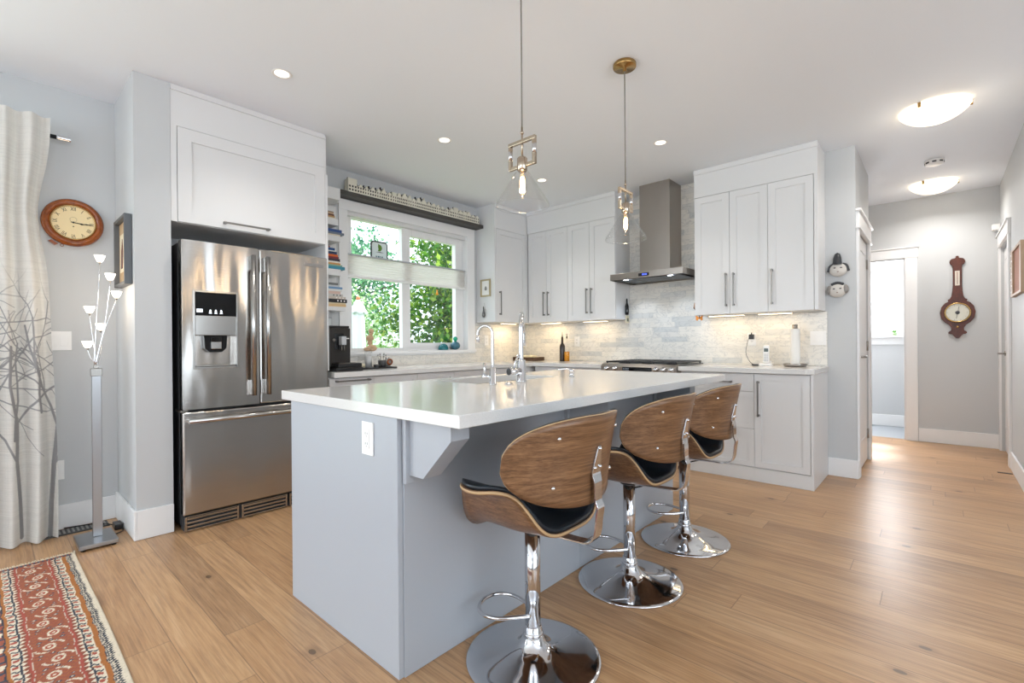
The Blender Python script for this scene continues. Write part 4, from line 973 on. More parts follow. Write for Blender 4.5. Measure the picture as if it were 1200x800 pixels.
m_ = MB(); m_.prism([(cy-.10, cz-.118), (cy-.07, cz-.140), (cy-.085, cz-.150), (cy-.115, cz-.128)], .001, .03, 'x'); m_.tube([(.02, cy-.052+.008*math.cos(2*PI*k/12), cz-.146+.008*math.sin(2*PI*k/12)) for k in range(12)], .0015, 6, closed=True) ; m_.build('lower_latch', M_honey, ck)

# ---- shadow-box picture on the stub wall
pf = thing('framed_picture', (.38, -4.177, 1.50), 'deep wooden box picture frame hanging on the side of the stub wall', 'picture')
X0, X1, Z0, Z1, Y0, Y1 = .20, .53, 1.49, 1.90, -4.215, -4.178
m_ = MB()
for b in ((X0, X0+.018, Z0, Z1), (X1-.018, X1, Z0, Z1), (X0+.018, X1-.018, Z0, Z0+.018), (X0+.018, X1-.018, Z1-.018, Z1)): m_.bbox(b[0], b[1], Y0, Y1, b[2], b[3], .002)
m_.build('frame', mat('slate_grey_frame', '#5d6063', .5), pf)
m_ = MB(); m_.bbox(X0+.018, X1-.018, Y1-.012, Y1-.002, Z0+.018, Z1-.018, .001); bk = m_.build('backing', M_oldwood, pf)
m_ = MB(); m_.bbox(X0+.06, X1-.12, Y1-.016, Y1-.012, Z0+.09, Z1-.09, .001); m_.build('print', M_cream, bk)
m_ = MB(); m_.prism([(X0+.10, 1.60), (X0+.15, 1.60), (X0+.165, 1.70), (X0+.14, 1.78), (X0+.11, 1.70)], Y1-.018, Y1-.016, 'y'); m_.build('figure', M_mahog, bk)

# ---- floor lamp
lx, ly = .425, -4.33
lp = thing('floor_lamp', (lx, ly, 0), 'brushed steel floor lamp with six small lit glass cups on thin stems', 'floor lamp')
m_ = MB(); m_.prism([(.31, -4.425), (.56, -4.425), (.56, -4.255), (.31, -4.255)], .012, .034, 'z'); bs = m_.build('base', mat('satin_steel', '#a3a4a6', .28, 1), lp, bevel=.002)
m_ = MB()
for a in (.33, .54):
    for b in (-4.405, -4.275): m_ = MB(); m_.cyl((a, b, .0005), (a, b, .012), .012, n=12); m_.build('foot', M_black, bs)
M_lamp = mat('satin_steel', '#a3a4a6', .28, 1)
m_ = MB(); m_.bbox(lx-.009, lx+.009, ly-.022, ly+.022, .034, .965, .003); m_.build('pole', M_lamp, lp)
m_ = MB(); m_.bbox(lx-.011, lx+.011, ly-.026, ly+.026, .955, 1.0, .003); m_.bbox(lx-.007, lx+.007, ly-.012, ly+.012, 1.0, 1.02, .002); m_.build('dimmer_head', M_nickel, lp)
M_cup = mat('lit_cup_glass', '#fff4e4', .3, emit='#fff0dc', es=5)
for k, (yy, zz_, xo) in enumerate(((-4.307, 1.630, .0), (-4.265, 1.525, .03), (-4.240, 1.422, .05), (-4.354, 1.330, .0), (-4.302, 1.233, -.03), (-4.366, 1.130, .02))):
    x_ = .40+xo; top = Vector((x_, yy, zz_-.022)); b0 = Vector((lx, ly+.004*(k-2.5), 1.015))
    mid = b0.lerp(top, .5)+Vector((0, .012*math.sin(k*2.1), 0)); arm = MB(); arm.tube(smooth([b0[:], mid[:], top[:]], 6), .0021, 8); ar = arm.build('stem', M_chrome, lp)
    m_ = MB(); m_.cyl(top[:], (top+Vector((0, 0, .012)))[:], .0055, n=12); m_.build('cup_holder', M_nickel, ar)
    tilt = 0
    m_ = MB(); z0_ = zz_-.012; m_.lathe([(.0001, z0_), (.010, z0_+.001), (.017, z0_+.012), (.022, z0_+.026), (.0255, z0_+.038), (.0245, z0_+.038), (.0001, z0_+.030)], (x_, yy, 0), 'z', 20); m_.build('glass_cup', M_cup, ar)
l = bpy.data.lights.new('floor_lamp_glow', 'POINT'); l.energy = 1.6; l.color = (1, .82, .62); l.shadow_soft_size = .10
o = bpy.data.objects.new('floor_lamp_glow', l); COL.objects.link(o); o.location = (.42, -4.30, 1.42)
m_ = MB(); m_.tube(smooth([(.40, -4.255, .012), (.33, -4.20, .006), (.20, -4.22, .006), (.10, -4.27, .009), (.06, -4.34, .010), (.03, -4.44, .010)], 5), .0032, 8)
tag(m_.build('lamp_cord', M_black, loc=(.2, -4.25, 0)), 'black cord curling from the floor lamp base towards the curtain', 'cord')
m_ = MB(); m_.bbox(.20, .29, -4.235, -4.195, .0005, .034, .004); tag(m_.build('power_adapter', M_black, loc=(.245, -4.215, 0)), 'small black power adapter box on the floor by the stub wall', 'adapter')
vt = thing('floor_vent', (.09, -4.36, 0), 'dark metal floor vent lying along the left wall behind the lamp', 'vent')
m_ = MB(); m_.bbox(.035, .155, -4.55, -4.24, .0005, .006, .001); m_.build('frame', M_dark, vt)
for k in range(14): m_ = MB(); m_.bbox(.05, .14, -4.535+k*.021, -4.525+k*.021, .006, .008, .0005); m_.build('slat', M_nickel, vt)

# ---- rug
NA = np.concatenate([np.arange(.53, 2.45, .0034), np.arange(2.45, 3.9, .05)]); NB = np.concatenate([np.arange(0, .46, .0032), np.arange(.46, 1.5, .05)])
A, B = np.meshgrid(NA, NB, indexing='ij')
def band(d, a, b): return ((d >= a) & (d < b))
CC = np.zeros(A.shape+(3,))+lin('#d8c7ae')
cream, navy, rust, red, ochre, pale = lin('#d9cbb4'), lin('#2f3440'), lin('#95503a'), lin('#a24a3b'), lin('#a5652f'), lin('#c9a98c')
rr = np.random.RandomState(2); nz_ = rr.rand(*A.shape)
wob = .0022*np.sin(A*37)+.0014*np.sin(A*91+1); d = B+wob
def setc(mask, c): CC[mask] = c
zig = np.abs(((A/.016) % 1)-.5)*2
setc(band(d, .018, .034), cream); setc(band(d, .018, .034) & (np.abs((d-.018)/.016-zig*.6-.2) < .28), navy)
setc(band(d, .034, .042), navy); setc(band(d, .036, .041) & (((A/.009) % 1) < .5), cream)
setc(band(d, .042, .058), ochre)
setc(band(d, .058, .061), cream)
ph = (A/.052) % 1; g = (d-.061)/.020
setc(band(d, .061, .081), cream)
setc(band(d, .061, .081) & (np.abs(ph-.25-.12*np.sin(g*6)) < .10), navy*1.2); setc(band(d, .061, .081) & (np.abs(ph-.65+.15*(g-.5)) < .15) & (np.abs(g-.5) < .38), red)
setc(band(d, .061, .081) & (np.abs(ph-.45) < .05) & (g > .5), ochre); setc(band(d, .081, .0865), navy)
def tri(d0, d1, per, c1, c2, flip=False):
    gg = (d-d0)/(d1-d0); gg = 1-gg if flip else gg
    m = band(d, d0, d1); setc(m, c1); setc(m & (np.abs(((A/per) % 1)-.5) < .42*(1-gg)), c2)
tri(.0865, .102, .030, rust*.8, cream); setc(band(d, .102, .110), red); setc(band(d, .110, .112), cream*.8)
setc(band(d, .112, .222), rust)
# medallions down the middle of the rust band
P_ = .112; ka = np.round(A/P_); da = A-ka*P_; db = d-.167-.010*np.where(ka % 2 == 0, 1, -1)
e1 = np.hypot(da/.026, db/.019); setc(band(d, .112, .222) & (e1 < 1), cream); setc(band(d, .112, .222) & (e1 < .62), red); setc(band(d, .112, .222) & (e1 < .25), cream)
e2 = np.hypot((da-.0)/.040, db/.040); setc(band(d, .114, .220) & (np.abs(e2-1) < .10) & (np.sin(np.arctan2(db, da)*2) > .2), cream)
db2 = A-(np.floor(A/P_)+.5)*P_; dd = d-.167
for (oa, ob, sz) in ((0, -.032, .010), (0, .032, .010), (.02, -.012, .007), (-.02, .014, .007), (.0, .0, .009), (.022, .036, .006), (-.022, -.038, .006)):
    q = np.abs(db2-oa)+np.abs(dd-ob); setc(band(d, .114, .220) & (q < sz), navy*1.6); setc(band(d, .114, .220) & (q < sz*.4), cream)
setc(band(d, .114, .220) & (np.sin(A*260+np.sin(d*200)*2) > .93), ochre)
setc(band(d, .222, .224), cream*.8); setc(band(d, .224, .232), red); tri(.232, .247, .030, rust*.8, cream, True); setc(band(d, .247, .253), navy)
g = (d-.253)/.022; setc(band(d, .253, .275), cream); setc(band(d, .253, .275) & (np.abs(ph-.25-.12*np.sin(g*6)) < .10), navy*1.2); setc(band(d, .253, .275) & (np.abs(ph-.65) < .15) & (np.abs(g-.5) < .38), red)
setc(band(d, .275, .285), ochre); setc(band(d, .285, .29), navy); setc(band(d, .29, 9), rust)
q = np.hypot(((A/.14) % 1-.5), ((d/.12) % 1-.5)); setc(band(d, .29, 9) & (np.abs(q-.3) < .05), navy*1.4); setc(band(d, .29, 9) & (q < .14), cream)
# end of the rug: short plain border then the fringe
e = A-.53; m = (e > .012) & (e < .035) & (d > .02); setc(m, rust*.75); setc(m & (np.sin(d*400) > .2), navy*1.8); setc((e > .035) & (e < .039) & (d > .02), navy)
setc(e < .012, cream); setc(d < .018, cream)
CC *= (.86+.22*nz_)[:, :, None]
Zr = .0075+.0012*nz_; Yr = -4.433-B-.004*np.sin(A*3)+.0
Zr[:, 0] = .0005; Zr[0, :] = .0005; Zr[-1, :] = .0005; Zr[:, -1] = .0005
M_rug = attr_mat('woven_rug', .95)
rug = thing('area_rug', (1.5, -4.9, 0), 'red oriental wool rug with patterned borders on the oak floor', 'rug')
grid_obj('pile', np.stack([A+.0*B+.022*B, Yr, Zr], -1), M_rug, rug, (1.5, -4.9, 0), CC)
fm = MB(); rf = random.Random(5)
for k in range(230):
    yy = -4.438-k*.0062; xx = .53+.022*(k*.0062); fm.tube([(xx+.004, yy, .004), (xx-.012, yy+rf.uniform(-.003, .003), .0025), (xx-.03-rf.uniform(0, .008), yy+rf.uniform(-.006, .006), .0018)], .0016, 5)
tag(fm.build('fringe', mat('wool_fringe', '#dccfb8', .9), rug), kind='stuff')

# ================================================================== BOOKSHELF + BOOKS
bs = thing('bookshelf', (.1, -2.86, 1.4), 'narrow white open shelf unit between refrigerator cabinet and window', 'bookshelf')
m_ = MB(); m_.bbox(.0005, .012, -2.999, -2.640, 1.42, 2.37, .001); m_.build('back_panel', M_white, bs)
for zt, th, ye, xd in ((2.468, .10, -2.705, .215), (2.205, .055, -2.72, .205), (2.062, .05, -2.70, .205), (1.775, .055, -2.70, .205), (1.455, .035, -2.66, .205)):
    m_ = MB(); m_.bbox(.013 if zt < 2.4 else .0005, xd, -2.999, ye, zt-th, zt, .002); m_.build('shelf', M_white, bs)
m_ = MB(); m_.bbox(.0005, .10, -2.704, -2.652, 2.385, 2.46, .002); m_.build('end_block', M_white, bs)
BK = [  # shelf top z, list of (thickness, right end y, front x, colour, label) from the bottom up
 (2.205, [(.012, -2.735, .190, '#d9cfb8', 'thin cream book at the bottom of the topmost book pile'), (.012, -2.745, .192, '#b58e5e', 'thin tan book second from the bottom of the topmost pile'), (.014, -2.748, .188, '#5d3a32', 'dark brown book in the middle of the topmost pile'), (.010, -2.755, .192, '#c9a88a', 'thin beige book in the topmost pile above the dark brown one'), (.013, -2.752, .185, '#94806c', 'grey brown book on top of the topmost pile')]),
 (2.062, [(.012, -2.70, .200, '#cfc6b4', 'pale thin book under the blue books on the second shelf'), (.018, -2.665, .200, '#6d7784', 'slate grey book sticking out under the blue book'), (.024, -2.685, .198, '#2c4d86', 'blue hardback book topmost on the second shelf')]),
 (1.775, [(.026, -2.660, .200, '#3c8aa0', 'thick teal book at the bottom of the big colourful pile'), (.012, -2.685, .200, '#7fa894', 'thin sage green book in the big pile above the teal one'), (.014, -2.70, .198, '#c98f52', 'tan and orange book in the lower half of the big pile'), (.014, -2.715, .2, '#e2ddd2', 'off-white book in the big pile above the tan one'), (.022, -2.702, .195, '#3d2f3a', 'dark plum book in the middle of the big pile'), (.016, -2.715, .198, '#7a2b35', 'maroon book in the big pile above the plum one'), (.018, -2.722, .195, '#d8682c', 'bright orange book in the big pile'), (.022, -2.732, .198, '#22365c', 'dark navy book above the orange one'), (.010, -2.75, .190, '#e6e2d6', 'thin white book between navy and blue books'), (.020, -2.748, .195, '#1f4c86', 'royal blue book near the top of the big pile'), (.016, -2.785, .180, '#8b4a44', 'small brick red book near the top of the big pile'), (.012, -2.79, .175, '#5c4a44', 'small brown book topmost of the big pile')]),
 (1.455, [(.022, -2.652, .200, '#d9b98a', 'honey coloured book at the bottom of the lowest pile'), (.012, -2.655, .2, '#dccaa6', 'cream book under the black one in the lowest pile'), (.030, -2.645, .203, '#26282b', 'thick black book with pale spine marks in the lowest pile'), (.020, -2.655, .2, '#cbbfb2', 'beige book with dark marks resting on the black book'), (.022, -2.680, .198, '#c8c4bf', 'pale grey book with dotted spine in the lowest pile'), (.022, -2.70, .195, '#d6b9ab', 'pinkish book in the lowest pile'), (.018, -2.69, .2, '#dcdcd8', 'white book below the sky blue one in the lowest pile'), (.018, -2.685, .2, '#6d93b8', 'sky blue book near the top of the lowest pile'), (.014, -2.71, .195, '#c4c9cd', 'light grey book near the top of the lowest pile'), (.020, -2.72, .19, '#6a6d6c', 'dark grey book topmost of the lowest pile')])]
proto = None
for zs, bl in BK:
    z = zs+.0005
    for (th, ye, xf, colr, lab) in bl:
        b = thing('book', ((.03+xf)/2, (ye-2.95)/2, z), lab, 'book', 'books lying flat on the narrow shelf unit')
        cv = mat('book_cover_'+colr[1:], colr, .5); t2 = .0018
        m_ = MB(); m_.box(.03, xf, -2.95, ye, z, z+t2); m_.box(.03, xf, -2.95, ye, z+th-t2, z+th); m_.box(xf-t2, xf, -2.95, ye, z+t2, z+th-t2); m_.build('cover', cv, b)
        m_ = MB(); m_.box(.034, xf-t2, -2.946, ye-.004, z+t2, z+th-t2); m_.build('pages', M_cream, b)
        if 'dotted' in lab or 'marks' in lab:
            for k in range(3): m_ = MB(); m_.box(xf, xf+.0004, ye-.03-k*.03, ye-.018-k*.03, z+th*.3, z+th*.7); m_.build('spine_mark', M_plastic if 'black' in lab else M_dark, b)
        z += th+.0006
# clear plastic box on the counter behind the coffee machine
t_ = thing('storage_box', (.1, -2.78, .915), 'pale frosted storage box standing behind the coffee machine below the books', 'box')
m_ = MB(); m_.slab_hole((.03, .19), (-2.95, -2.705), 1.36, 1.0, 'z', (.034, .186, -2.946, -2.709), depth=1.004) if False else m_.bbox(.016, .044, -2.95, -2.705, .9155, 1.36, .004); m_.build('body', mat('frosted_box', '#dfe3e2', .35), t_)
m_ = MB(); m_.bbox(.014, .046, -2.954, -2.701, 1.36, 1.378, .003); m_.build('lid', M_grey, t_)

# ================================================================== LEDGE WITH MODEL HOUSES
m_ = MB(); m_.bbox(.0185, .125, -2.655, -.893, 2.462, 2.500, .0015); m_.box(.0005, .0185, -2.650, -.893, 2.455, 2.50) if False else None
m_.bbox(.0005, .02, -2.650, -.893, 2.462, 2.500, .001)
tag(m_.build('picture_ledge', mat('charcoal_ledge', '#45423f', .5), loc=(.06, -1.8, 2.462)), 'long charcoal wall ledge above the kitchen window', 'shelf')
rh = random.Random(8); y = -2.575; ends = -.915; k = 0
ordn = ['first', 'second', 'third', 'fourth', 'fifth', 'sixth', 'seventh', 'eighth', 'ninth', 'tenth', 'eleventh', 'twelfth', 'thirteenth', 'fourteenth']
M_house = mat('model_house_cream', '#ddd8c8', .7); M_hroof = mat('model_house_roof', '#4a4745', .7); M_hdark = mat('model_house_window', '#2f2d2c', .6)
HS = []
while y < ends-.05:
    w = rh.uniform(.048, .074)
    if k == 0: w = .085
    if y+w > ends: w = ends-y-.001
    HS.append((y, w, rh.choice(['gable', 'stepped', 'flat', 'bell', 'gable']) if k else 'flat', rh.uniform(.080, .118) if k not in (0, 13) else .125)); y += w+.0015; k += 1
nH = len(HS)
for k, (y, w, sty, h) in enumerate(HS):
    yc = y+w/2; zb = 2.5005
    side = 'from the left' if k < nH/2 else 'from the right'; o_n = ordn[min(13, k if k < nH/2 else nH-1-k)]
    hh = {'gable': 'pointed gable', 'stepped': 'stepped gable', 'flat': 'flat top', 'bell': 'rounded gable'}[sty]
    t_ = thing('model_house', (.075, yc, zb), 'small cream model townhouse with %s, %s %s on the black ledge' % (hh, o_n, side), 'ornament', 'row of cream model townhouses on the ledge')
    hb = h*.68; top = zb+h
    if sty == 'gable': poly = [(y, zb), (y+w, zb), (y+w, zb+hb), (yc+.006, top), (yc-.006, top), (y, zb+hb)]
    elif sty == 'stepped': poly = [(y, zb), (y+w, zb), (y+w, zb+hb), (y+w*.85, zb+hb), (y+w*.85, zb+hb+.010), (y+w*.70, zb+hb+.010), (y+w*.70, zb+hb+.020), (y+w*.58, zb+hb+.02), (y+w*.58, top), (y+w*.42, top), (y+w*.42, zb+hb+.02), (y+w*.30, zb+hb+.02), (y+w*.30, zb+hb+.010), (y+w*.15, zb+hb+.01), (y+w*.15, zb+hb), (y, zb+hb)]
    elif sty == 'flat': poly = [(y, zb), (y+w, zb), (y+w, top), (y, top)]
    else: poly = [(y, zb), (y+w, zb), (y+w, zb+hb)]+[(yc+w*.32*math.cos(a), zb+hb+(h-hb)*math.sin(a)) for a in [PI*j/8 for j in range(9)]]+[(y, zb+hb)]
    m_ = MB(); m_.prism(poly, .095, .118, 'x'); wl = m_.build('facade', M_house, t_)
    m_ = MB()
    if sty != 'flat': m_.prism([(y+.001, zb), (y+w-.001, zb), (y+w-.001, zb+hb+.012), (y+w*.72, top-.006), (y+w*.28, top-.006), (y+.001, zb+hb+.012)], .05, .095, 'x')
    else: m_.box(.05, .095, y+.001, y+w-.001, zb, top-.006)
    m_.build('roof', M_hroof if sty != 'flat' else M_house, t_)
    if rh.random() < .75: m_ = MB(); m_.box(.075, .09, y+w*.10, y+w*.26, zb+hb-.006, top+.010); m_.build('chimney', M_hdark, t_)
    n = 3 if w > .06 else 2
    for r_ in range(2):
        for c_ in range(n):
            wy = y+w*(c_+.5)/n; wz = zb+.022+r_*.030
            m_ = MB(); m_.box(.118, .1186, wy-w*.09, wy+w*.09, wz-.007, wz+.010); m_.build('window', M_hdark, wl)

# ================================================================== WINDOW BLIND, SIGN, SILL
M_blind = mat('blind_fabric', '#f4f2ee', .8)
_t = M_blind.node_tree; _tl = _t.nodes.new('ShaderNodeBsdfTranslucent'); _tl.inputs[0].default_value = srgb('#f4f2ee'); _mx = _t.nodes.new('ShaderNodeMixShader'); _mx.inputs[0].default_value = .5
_t.links.new(_t.nodes['Principled BSDF'].outputs[0], _mx.inputs[1]); _t.links.new(_tl.outputs[0], _mx.inputs[2]); _t.links.new(_mx.outputs[0], _t.nodes['Material Output'].inputs[0])
bl = thing('window_blind', (-.03, -1.79, 1.75), 'white pleated blind gathered across the middle of the kitchen window', 'blind')
m_ = MB(); n = 16; zt, zb = 1.962, 1.775
prof = [(-.0265 if i % 2 else -.0295, zt-(zt-zb)*i/n) for i in range(n+1)]
v = []; 
for yy in (-2.524, -1.056):
    for px_, pz in prof: v.append((px_, yy, pz))
m_.add(v, [(i, i+1, n+2+i, n+1+i) for i in range(n)])
pl = m_.build('pleats', M_blind, bl); s_ = pl.modifiers.new('s', 'SOLIDIFY'); s_.thickness = .0012
m_ = MB(); m_.bbox(-.046, -.008, -2.526, -1.054, 1.962, 1.975, .002); m_.build('top_rail', M_grey, bl)
m_ = MB(); m_.bbox(-.046, -.008, -2.526, -1.054, 1.752, 1.776, .003); m_.build('bottom_rail', M_plastic, bl)
m_ = MB(); m_.bbox(-.052, -.004, -2.526, -1.054, 2.322, 2.355, .003); m_.build('head_rail', M_white, bl)
for yy in (-2.49, -1.79, -1.32, -1.09):
    m_ = MB(); m_.cyl((-.027, yy, 1.972), (-.027, yy, 2.325), .0008, n=6); m_.build('cord', M_grey, bl)
sg = thing('hanging_sign', (-.05, -2.17, 1.97), 'rounded white sign with black border and green leaf sail hanging in the left window pane', 'sign')
def rrect(y0_, y1_, z0_, z1_, r, n=5):
    P = []
    for cy_, cz_, a0 in ((y1_-r, z1_-r, 0), (y0_+r, z1_-r, PI/2), (y0_+r, z0_+r, PI), (y1_-r, z0_+r, 1.5*PI)):
        P += [(cy_+r*math.cos(a0+PI/2*i/n), cz_+r*math.sin(a0+PI/2*i/n)) for i in range(n+1)]
    return P
SY0, SY1, SZ0, SZ1 = -2.248, -2.055, 1.955, 2.145
m_ = MB(); m_.prism(rrect(SY0, SY1, SZ0, SZ1, .036), -.066, -.060, 'x'); m_.build('border', M_black, sg)
m_ = MB(); m_.prism(rrect(SY0+.014, SY1-.014, SZ0+.014, SZ1-.014, .022), -.0602, -.0588, 'x'); fc = m_.build('face', mat('sign_white', '#e6f2f2', .4), sg)
M_leafg = mat('sign_green', '#5d8a2a', .5)
yc = (SY0+SY1)/2
m_ = MB(); m_.prism([(yc-.018, 2.045), (yc+.012, 2.048), (yc+.026, 2.065), (yc+.03, 2.085), (yc+.018, 2.105), (yc-.012, 2.118), (yc-.016, 2.09), (yc-.010, 2.065)], -.0588, -.0583, 'x'); m_.build('leaf_emblem', M_leafg, fc)
m_ = MB(); m_.prism([(yc-.045, 2.034), (yc+.005, 2.041), (yc+.05, 2.036), (yc+.01, 2.033)], -.0588, -.0583, 'x'); m_.build('underline', M_dark, fc)
m_ = MB()
for kk, w_ in enumerate((.012, .016, .010, .014)): m_.box(-.0588, -.0583, yc-.04+kk*.021, yc-.04+kk*.021+w_, 1.985, 1.999)
m_.build('lettering', mat('sign_blue', '#3f6f7f', .5), fc)
m_ = MB(); m_.cyl((-.063, yc, 2.145), (-.063, yc, 2.345), .0007, n=6); m_.build('string', M_dark, sg)
t_ = thing('hanging_ornament', (-.045, -1.44, 1.69), 'small orange figure dangling in the right window pane below the blind', 'ornament')
M_org = mat('orange_glaze', '#f0a020', .35)
m_ = MB(); m_.sphere((-.05, -1.44, 1.715), .011, sq=(.5, 1, 1.1)); m_.build('head', M_org, t_)
m_ = MB(); m_.lathe([(.0001, 1.668), (.016, 1.668), (.012, 1.69), (.006, 1.707), (.0001, 1.707)], (-.05, -1.44, 0), 'z', 14); m_.build('body', M_org, t_)
m_ = MB(); m_.cyl((-.05, -1.44, 1.722), (-.05, -1.44, 1.76), .0007, n=6); m_.build('string', M_grey, t_)
m_ = MB(); m_.lathe([(.012, -.003), (.016, -.003), (.016, .003), (.012, .003), (.012, -.003)], (-.05, -1.47, 2.02), 'x', 20, cap=False); tag(m_.build('ring_ornament', M_plastic, loc=(-.05, -1.47, 2.02)), 'tiny white ring hanging in the upper right window pane', 'ornament')
SZ = 1.0655
# turquoise ornaments on the sill
M_tq = mat('turquoise_glass', '#2f8a92', .1, trans=.5); M_tq2 = mat('teal_glaze', '#3e6c7c', .25); M_tq3 = mat('green_glass', '#27b08c', .15, trans=.3)
t_ = thing('glass_ornament', (-.0, -1.40, SZ), 'low domed turquoise glass ornament on the right of the window sill', 'ornament')
m_ = MB(); m_.lathe([(.0001, SZ), (.052, SZ), (.056, SZ+.012), (.052, SZ+.035), (.04, SZ+.055), (.022, SZ+.068), (.0001, SZ+.072)], (-.0, -1.40, 0), 'z', 28); m_.build('dome', M_tq, t_)
m_ = MB(); m_.lathe([(.05, SZ+.036), (.045, SZ+.06), (.028, SZ+.08), (.0001, SZ+.086)], (.0, -1.40, 0), 'z', 28, cap=False); m_.build('rim', M_pglass, t_)
t_ = thing('perfume_bottle', (.0, -1.225, SZ), 'round teal bottle with bright green ball stopper at the right end of the window sill', 'bottle')
m_ = MB(); m_.sphere((.0, -1.225, SZ+.046), .054, sq=(1, 1, .85), n=24, k=14); m_.build('body', M_tq2, t_)
m_ = MB(); m_.cyl((.0, -1.225, SZ+.085), (.0, -1.225, SZ+.10), .014); m_.sphere((.0, -1.225, SZ+.122), .026); m_.build('stopper', M_tq3, t_)
# driftwood / pebble figure on the sill
M_cork = mat('pale_driftwood', '#c9a988', .7)
t_ = thing('driftwood_figure', (.0, -2.30, SZ), 'stacked pale driftwood figure standing on the left of the window sill', 'ornament')
for (dy, z, r, sq) in ((.02, .030, .045, (.8, 1.15, .72)), (-.035, .020, .028, (.8, 1.1, .72)), (-.005, .080, .022, (.7, 1, 1.1)), (.012, .082, .016, (.8, .9, 1.2)), (.0, .125, .036, (.8, 1.1, .85)), (.012, .165, .020, (.8, 1, .9)), (.014, .192, .027, (.8, 1, .9))):
    m_ = MB(); m_.sphere((.0, -2.30+dy, SZ+z), r, sq=sq); m_.build('pebble', M_cork, t_)

# ================================================================== WINDOW COUNTER ITEMS
CT = .9155
cm = thing('coffee_machine', (.28, -2.79, CT), 'black automatic coffee machine on the counter beside the refrigerator', 'coffee machine')
m_ = MB(); m_.bbox(.05, .42, -2.925, -2.735, CT+.03, 1.265, .008); m_.build('body', mat('espresso_black', '#26221f', .35), cm)
m_ = MB(); m_.bbox(.05, .42, -2.915, -2.745, 1.265, 1.282, .005); m_.build('top_lid', M_black, cm)
m_ = MB(); m_.bbox(.05, .54, -2.925, -2.69, CT, CT+.03, .006); m_.build('base', M_black, cm)
m_ = MB(); m_.bbox(.424, .538, -2.905, -2.70, CT+.03, CT+.062, .006); dt = m_.build('drip_tray', M_black, cm)
m_ = MB(); m_.bbox(.43, .532, -2.895, -2.71, CT+.062, CT+.065, .001); m_.build('grid', M_hood, dt)
m_ = MB(); m_.bbox(.42, .428, -2.875, -2.80, 1.09, 1.22, .002); m_.build('control_panel', M_gblack, cm)
m_ = MB(); m_.lathe([(.013, .428), (.012, .438), (.0001, .439)], (0, -2.885, 1.165), 'x', 18); m_.build('dial', M_nickel, cm)
m_ = MB(); m_.bbox(.42, .475, -2.842, -2.80, 1.125, 1.195, .005); sp_ = m_.build('coffee_spout', M_grey, cm)
m_ = MB(); m_.cyl((.455, -2.832, 1.08), (.455, -2.832, 1.125), .005, n=10); m_.build('nozzle', M_nickel, sp_); m_ = MB(); m_.cyl((.455, -2.812, 1.08), (.455, -2.812, 1.125), .005, n=10); m_.build('nozzle', M_nickel, sp_)
m_ = MB(); m_.tube([(.44, -2.80, 1.178), (.46, -2.77, 1.178)], .004, 8); m_.build('lever', M_plastic, cm)
tr = MB(); tr.slab_hole((.20, .40), (-2.60, -2.27), CT+.012, CT, 'z', (.206, .394, -2.594, -2.276), depth=CT+.004)
tag(tr.build('serving_tray', M_black, loc=(.3, -2.43, CT), bevel=.001), 'flat black tray on the counter holding jars and a cup', 'tray')
TZ = CT+.0046
for (yy, xx, r, h, lab, mm, lid) in ((-2.555, .28, .035, .11, 'clear glass jar at the left end of the black tray', M_pglass, None), (-2.47, .25, .033, .15, 'tall clear glass jar with white contents on the black tray', M_pglass, M_white), (-2.43, .33, .036, .085, 'clear tumbler with a dark handle in the middle of the tray', M_pglass, None)):
    t_ = thing('glass_jar', (xx, yy, TZ), lab, 'jar')
    m_ = MB(); m_.lathe([(.0001, TZ), (r, TZ), (r, TZ+h), (r-.003, TZ+h), (r-.003, TZ+.004), (.0001, TZ+.004)], (xx, yy, 0), 'z', 24, cap=False); m_.build('body', mm, t_)
    if lid: m_ = MB(); m_.lathe([(.0001, TZ+h), (r+.003, TZ+h), (r+.001, TZ+h+.02), (.012, TZ+h+.03), (.0001, TZ+h+.032)], (xx, yy, 0), 'z', 24); m_.build('lid', mm, t_); m_ = MB(); m_.lathe([(.0001, TZ+.005), (r-.004, TZ+.005), (r-.004, TZ+h*.7), (.0001, TZ+h*.72)], (xx, yy, 0), 'z', 24); m_.build('contents', lid, t_)
    else: m_ = MB(); m_.lathe([(.0001, TZ+.005), (r-.004, TZ+.005), (r-.004, TZ+h*.35), (.0001, TZ+h*.35)], (xx, yy, 0), 'z', 24); m_.build('contents', M_cream if r > .034 and h > .1 else M_dark, t_)
t_ = thing('sugar_cup', (.32, -2.375, TZ), 'dark grey cup full of small spoons on the right of the tray', 'cup')
m_ = MB(); m_.lathe([(.0001, TZ), (.030, TZ), (.036, TZ+.065), (.033, TZ+.065), (.028, TZ+.005), (.0001, TZ+.005)], (.32, -2.375, 0), 'z', 24, cap=False); m_.build('cup', M_dark, t_)
for k in range(6):
    a = k*1.05; m_ = MB(); x1_, y1_ = .32+.03*math.cos(a), -2.375+.035*math.sin(a); m_.tube([(.32+.01*math.cos(a), -2.375+.01*math.sin(a), TZ+.01), (x1_, y1_, TZ+.095+.01*(k % 3))], .002, 6); m_.sphere((x1_, y1_, TZ+.1+.01*(k % 3)), .0075, sq=(1, .6, 1.2), n=8, k=6); m_.build('spoon', M_nickel, t_)
t_ = thing('round_ornament', (.30, -2.295, TZ), 'round brown and silver owl-like ornament at the right end of the tray', 'ornament')
m_ = MB(); m_.sphere((.30, -2.305, TZ+.042), .040, sq=(.8, 1, 1.05), n=20, k=12); bd = m_.build('body', mat('silver_glaze', '#85827e', .3), t_)
m_ = MB(); m_.lathe([(.030, 0), (.030, .006), (.018, .008), (.018, 0)], (.328, -2.300, TZ+.050), 'x', 24, cap=False); m_.build('face_ring', M_honey, bd)
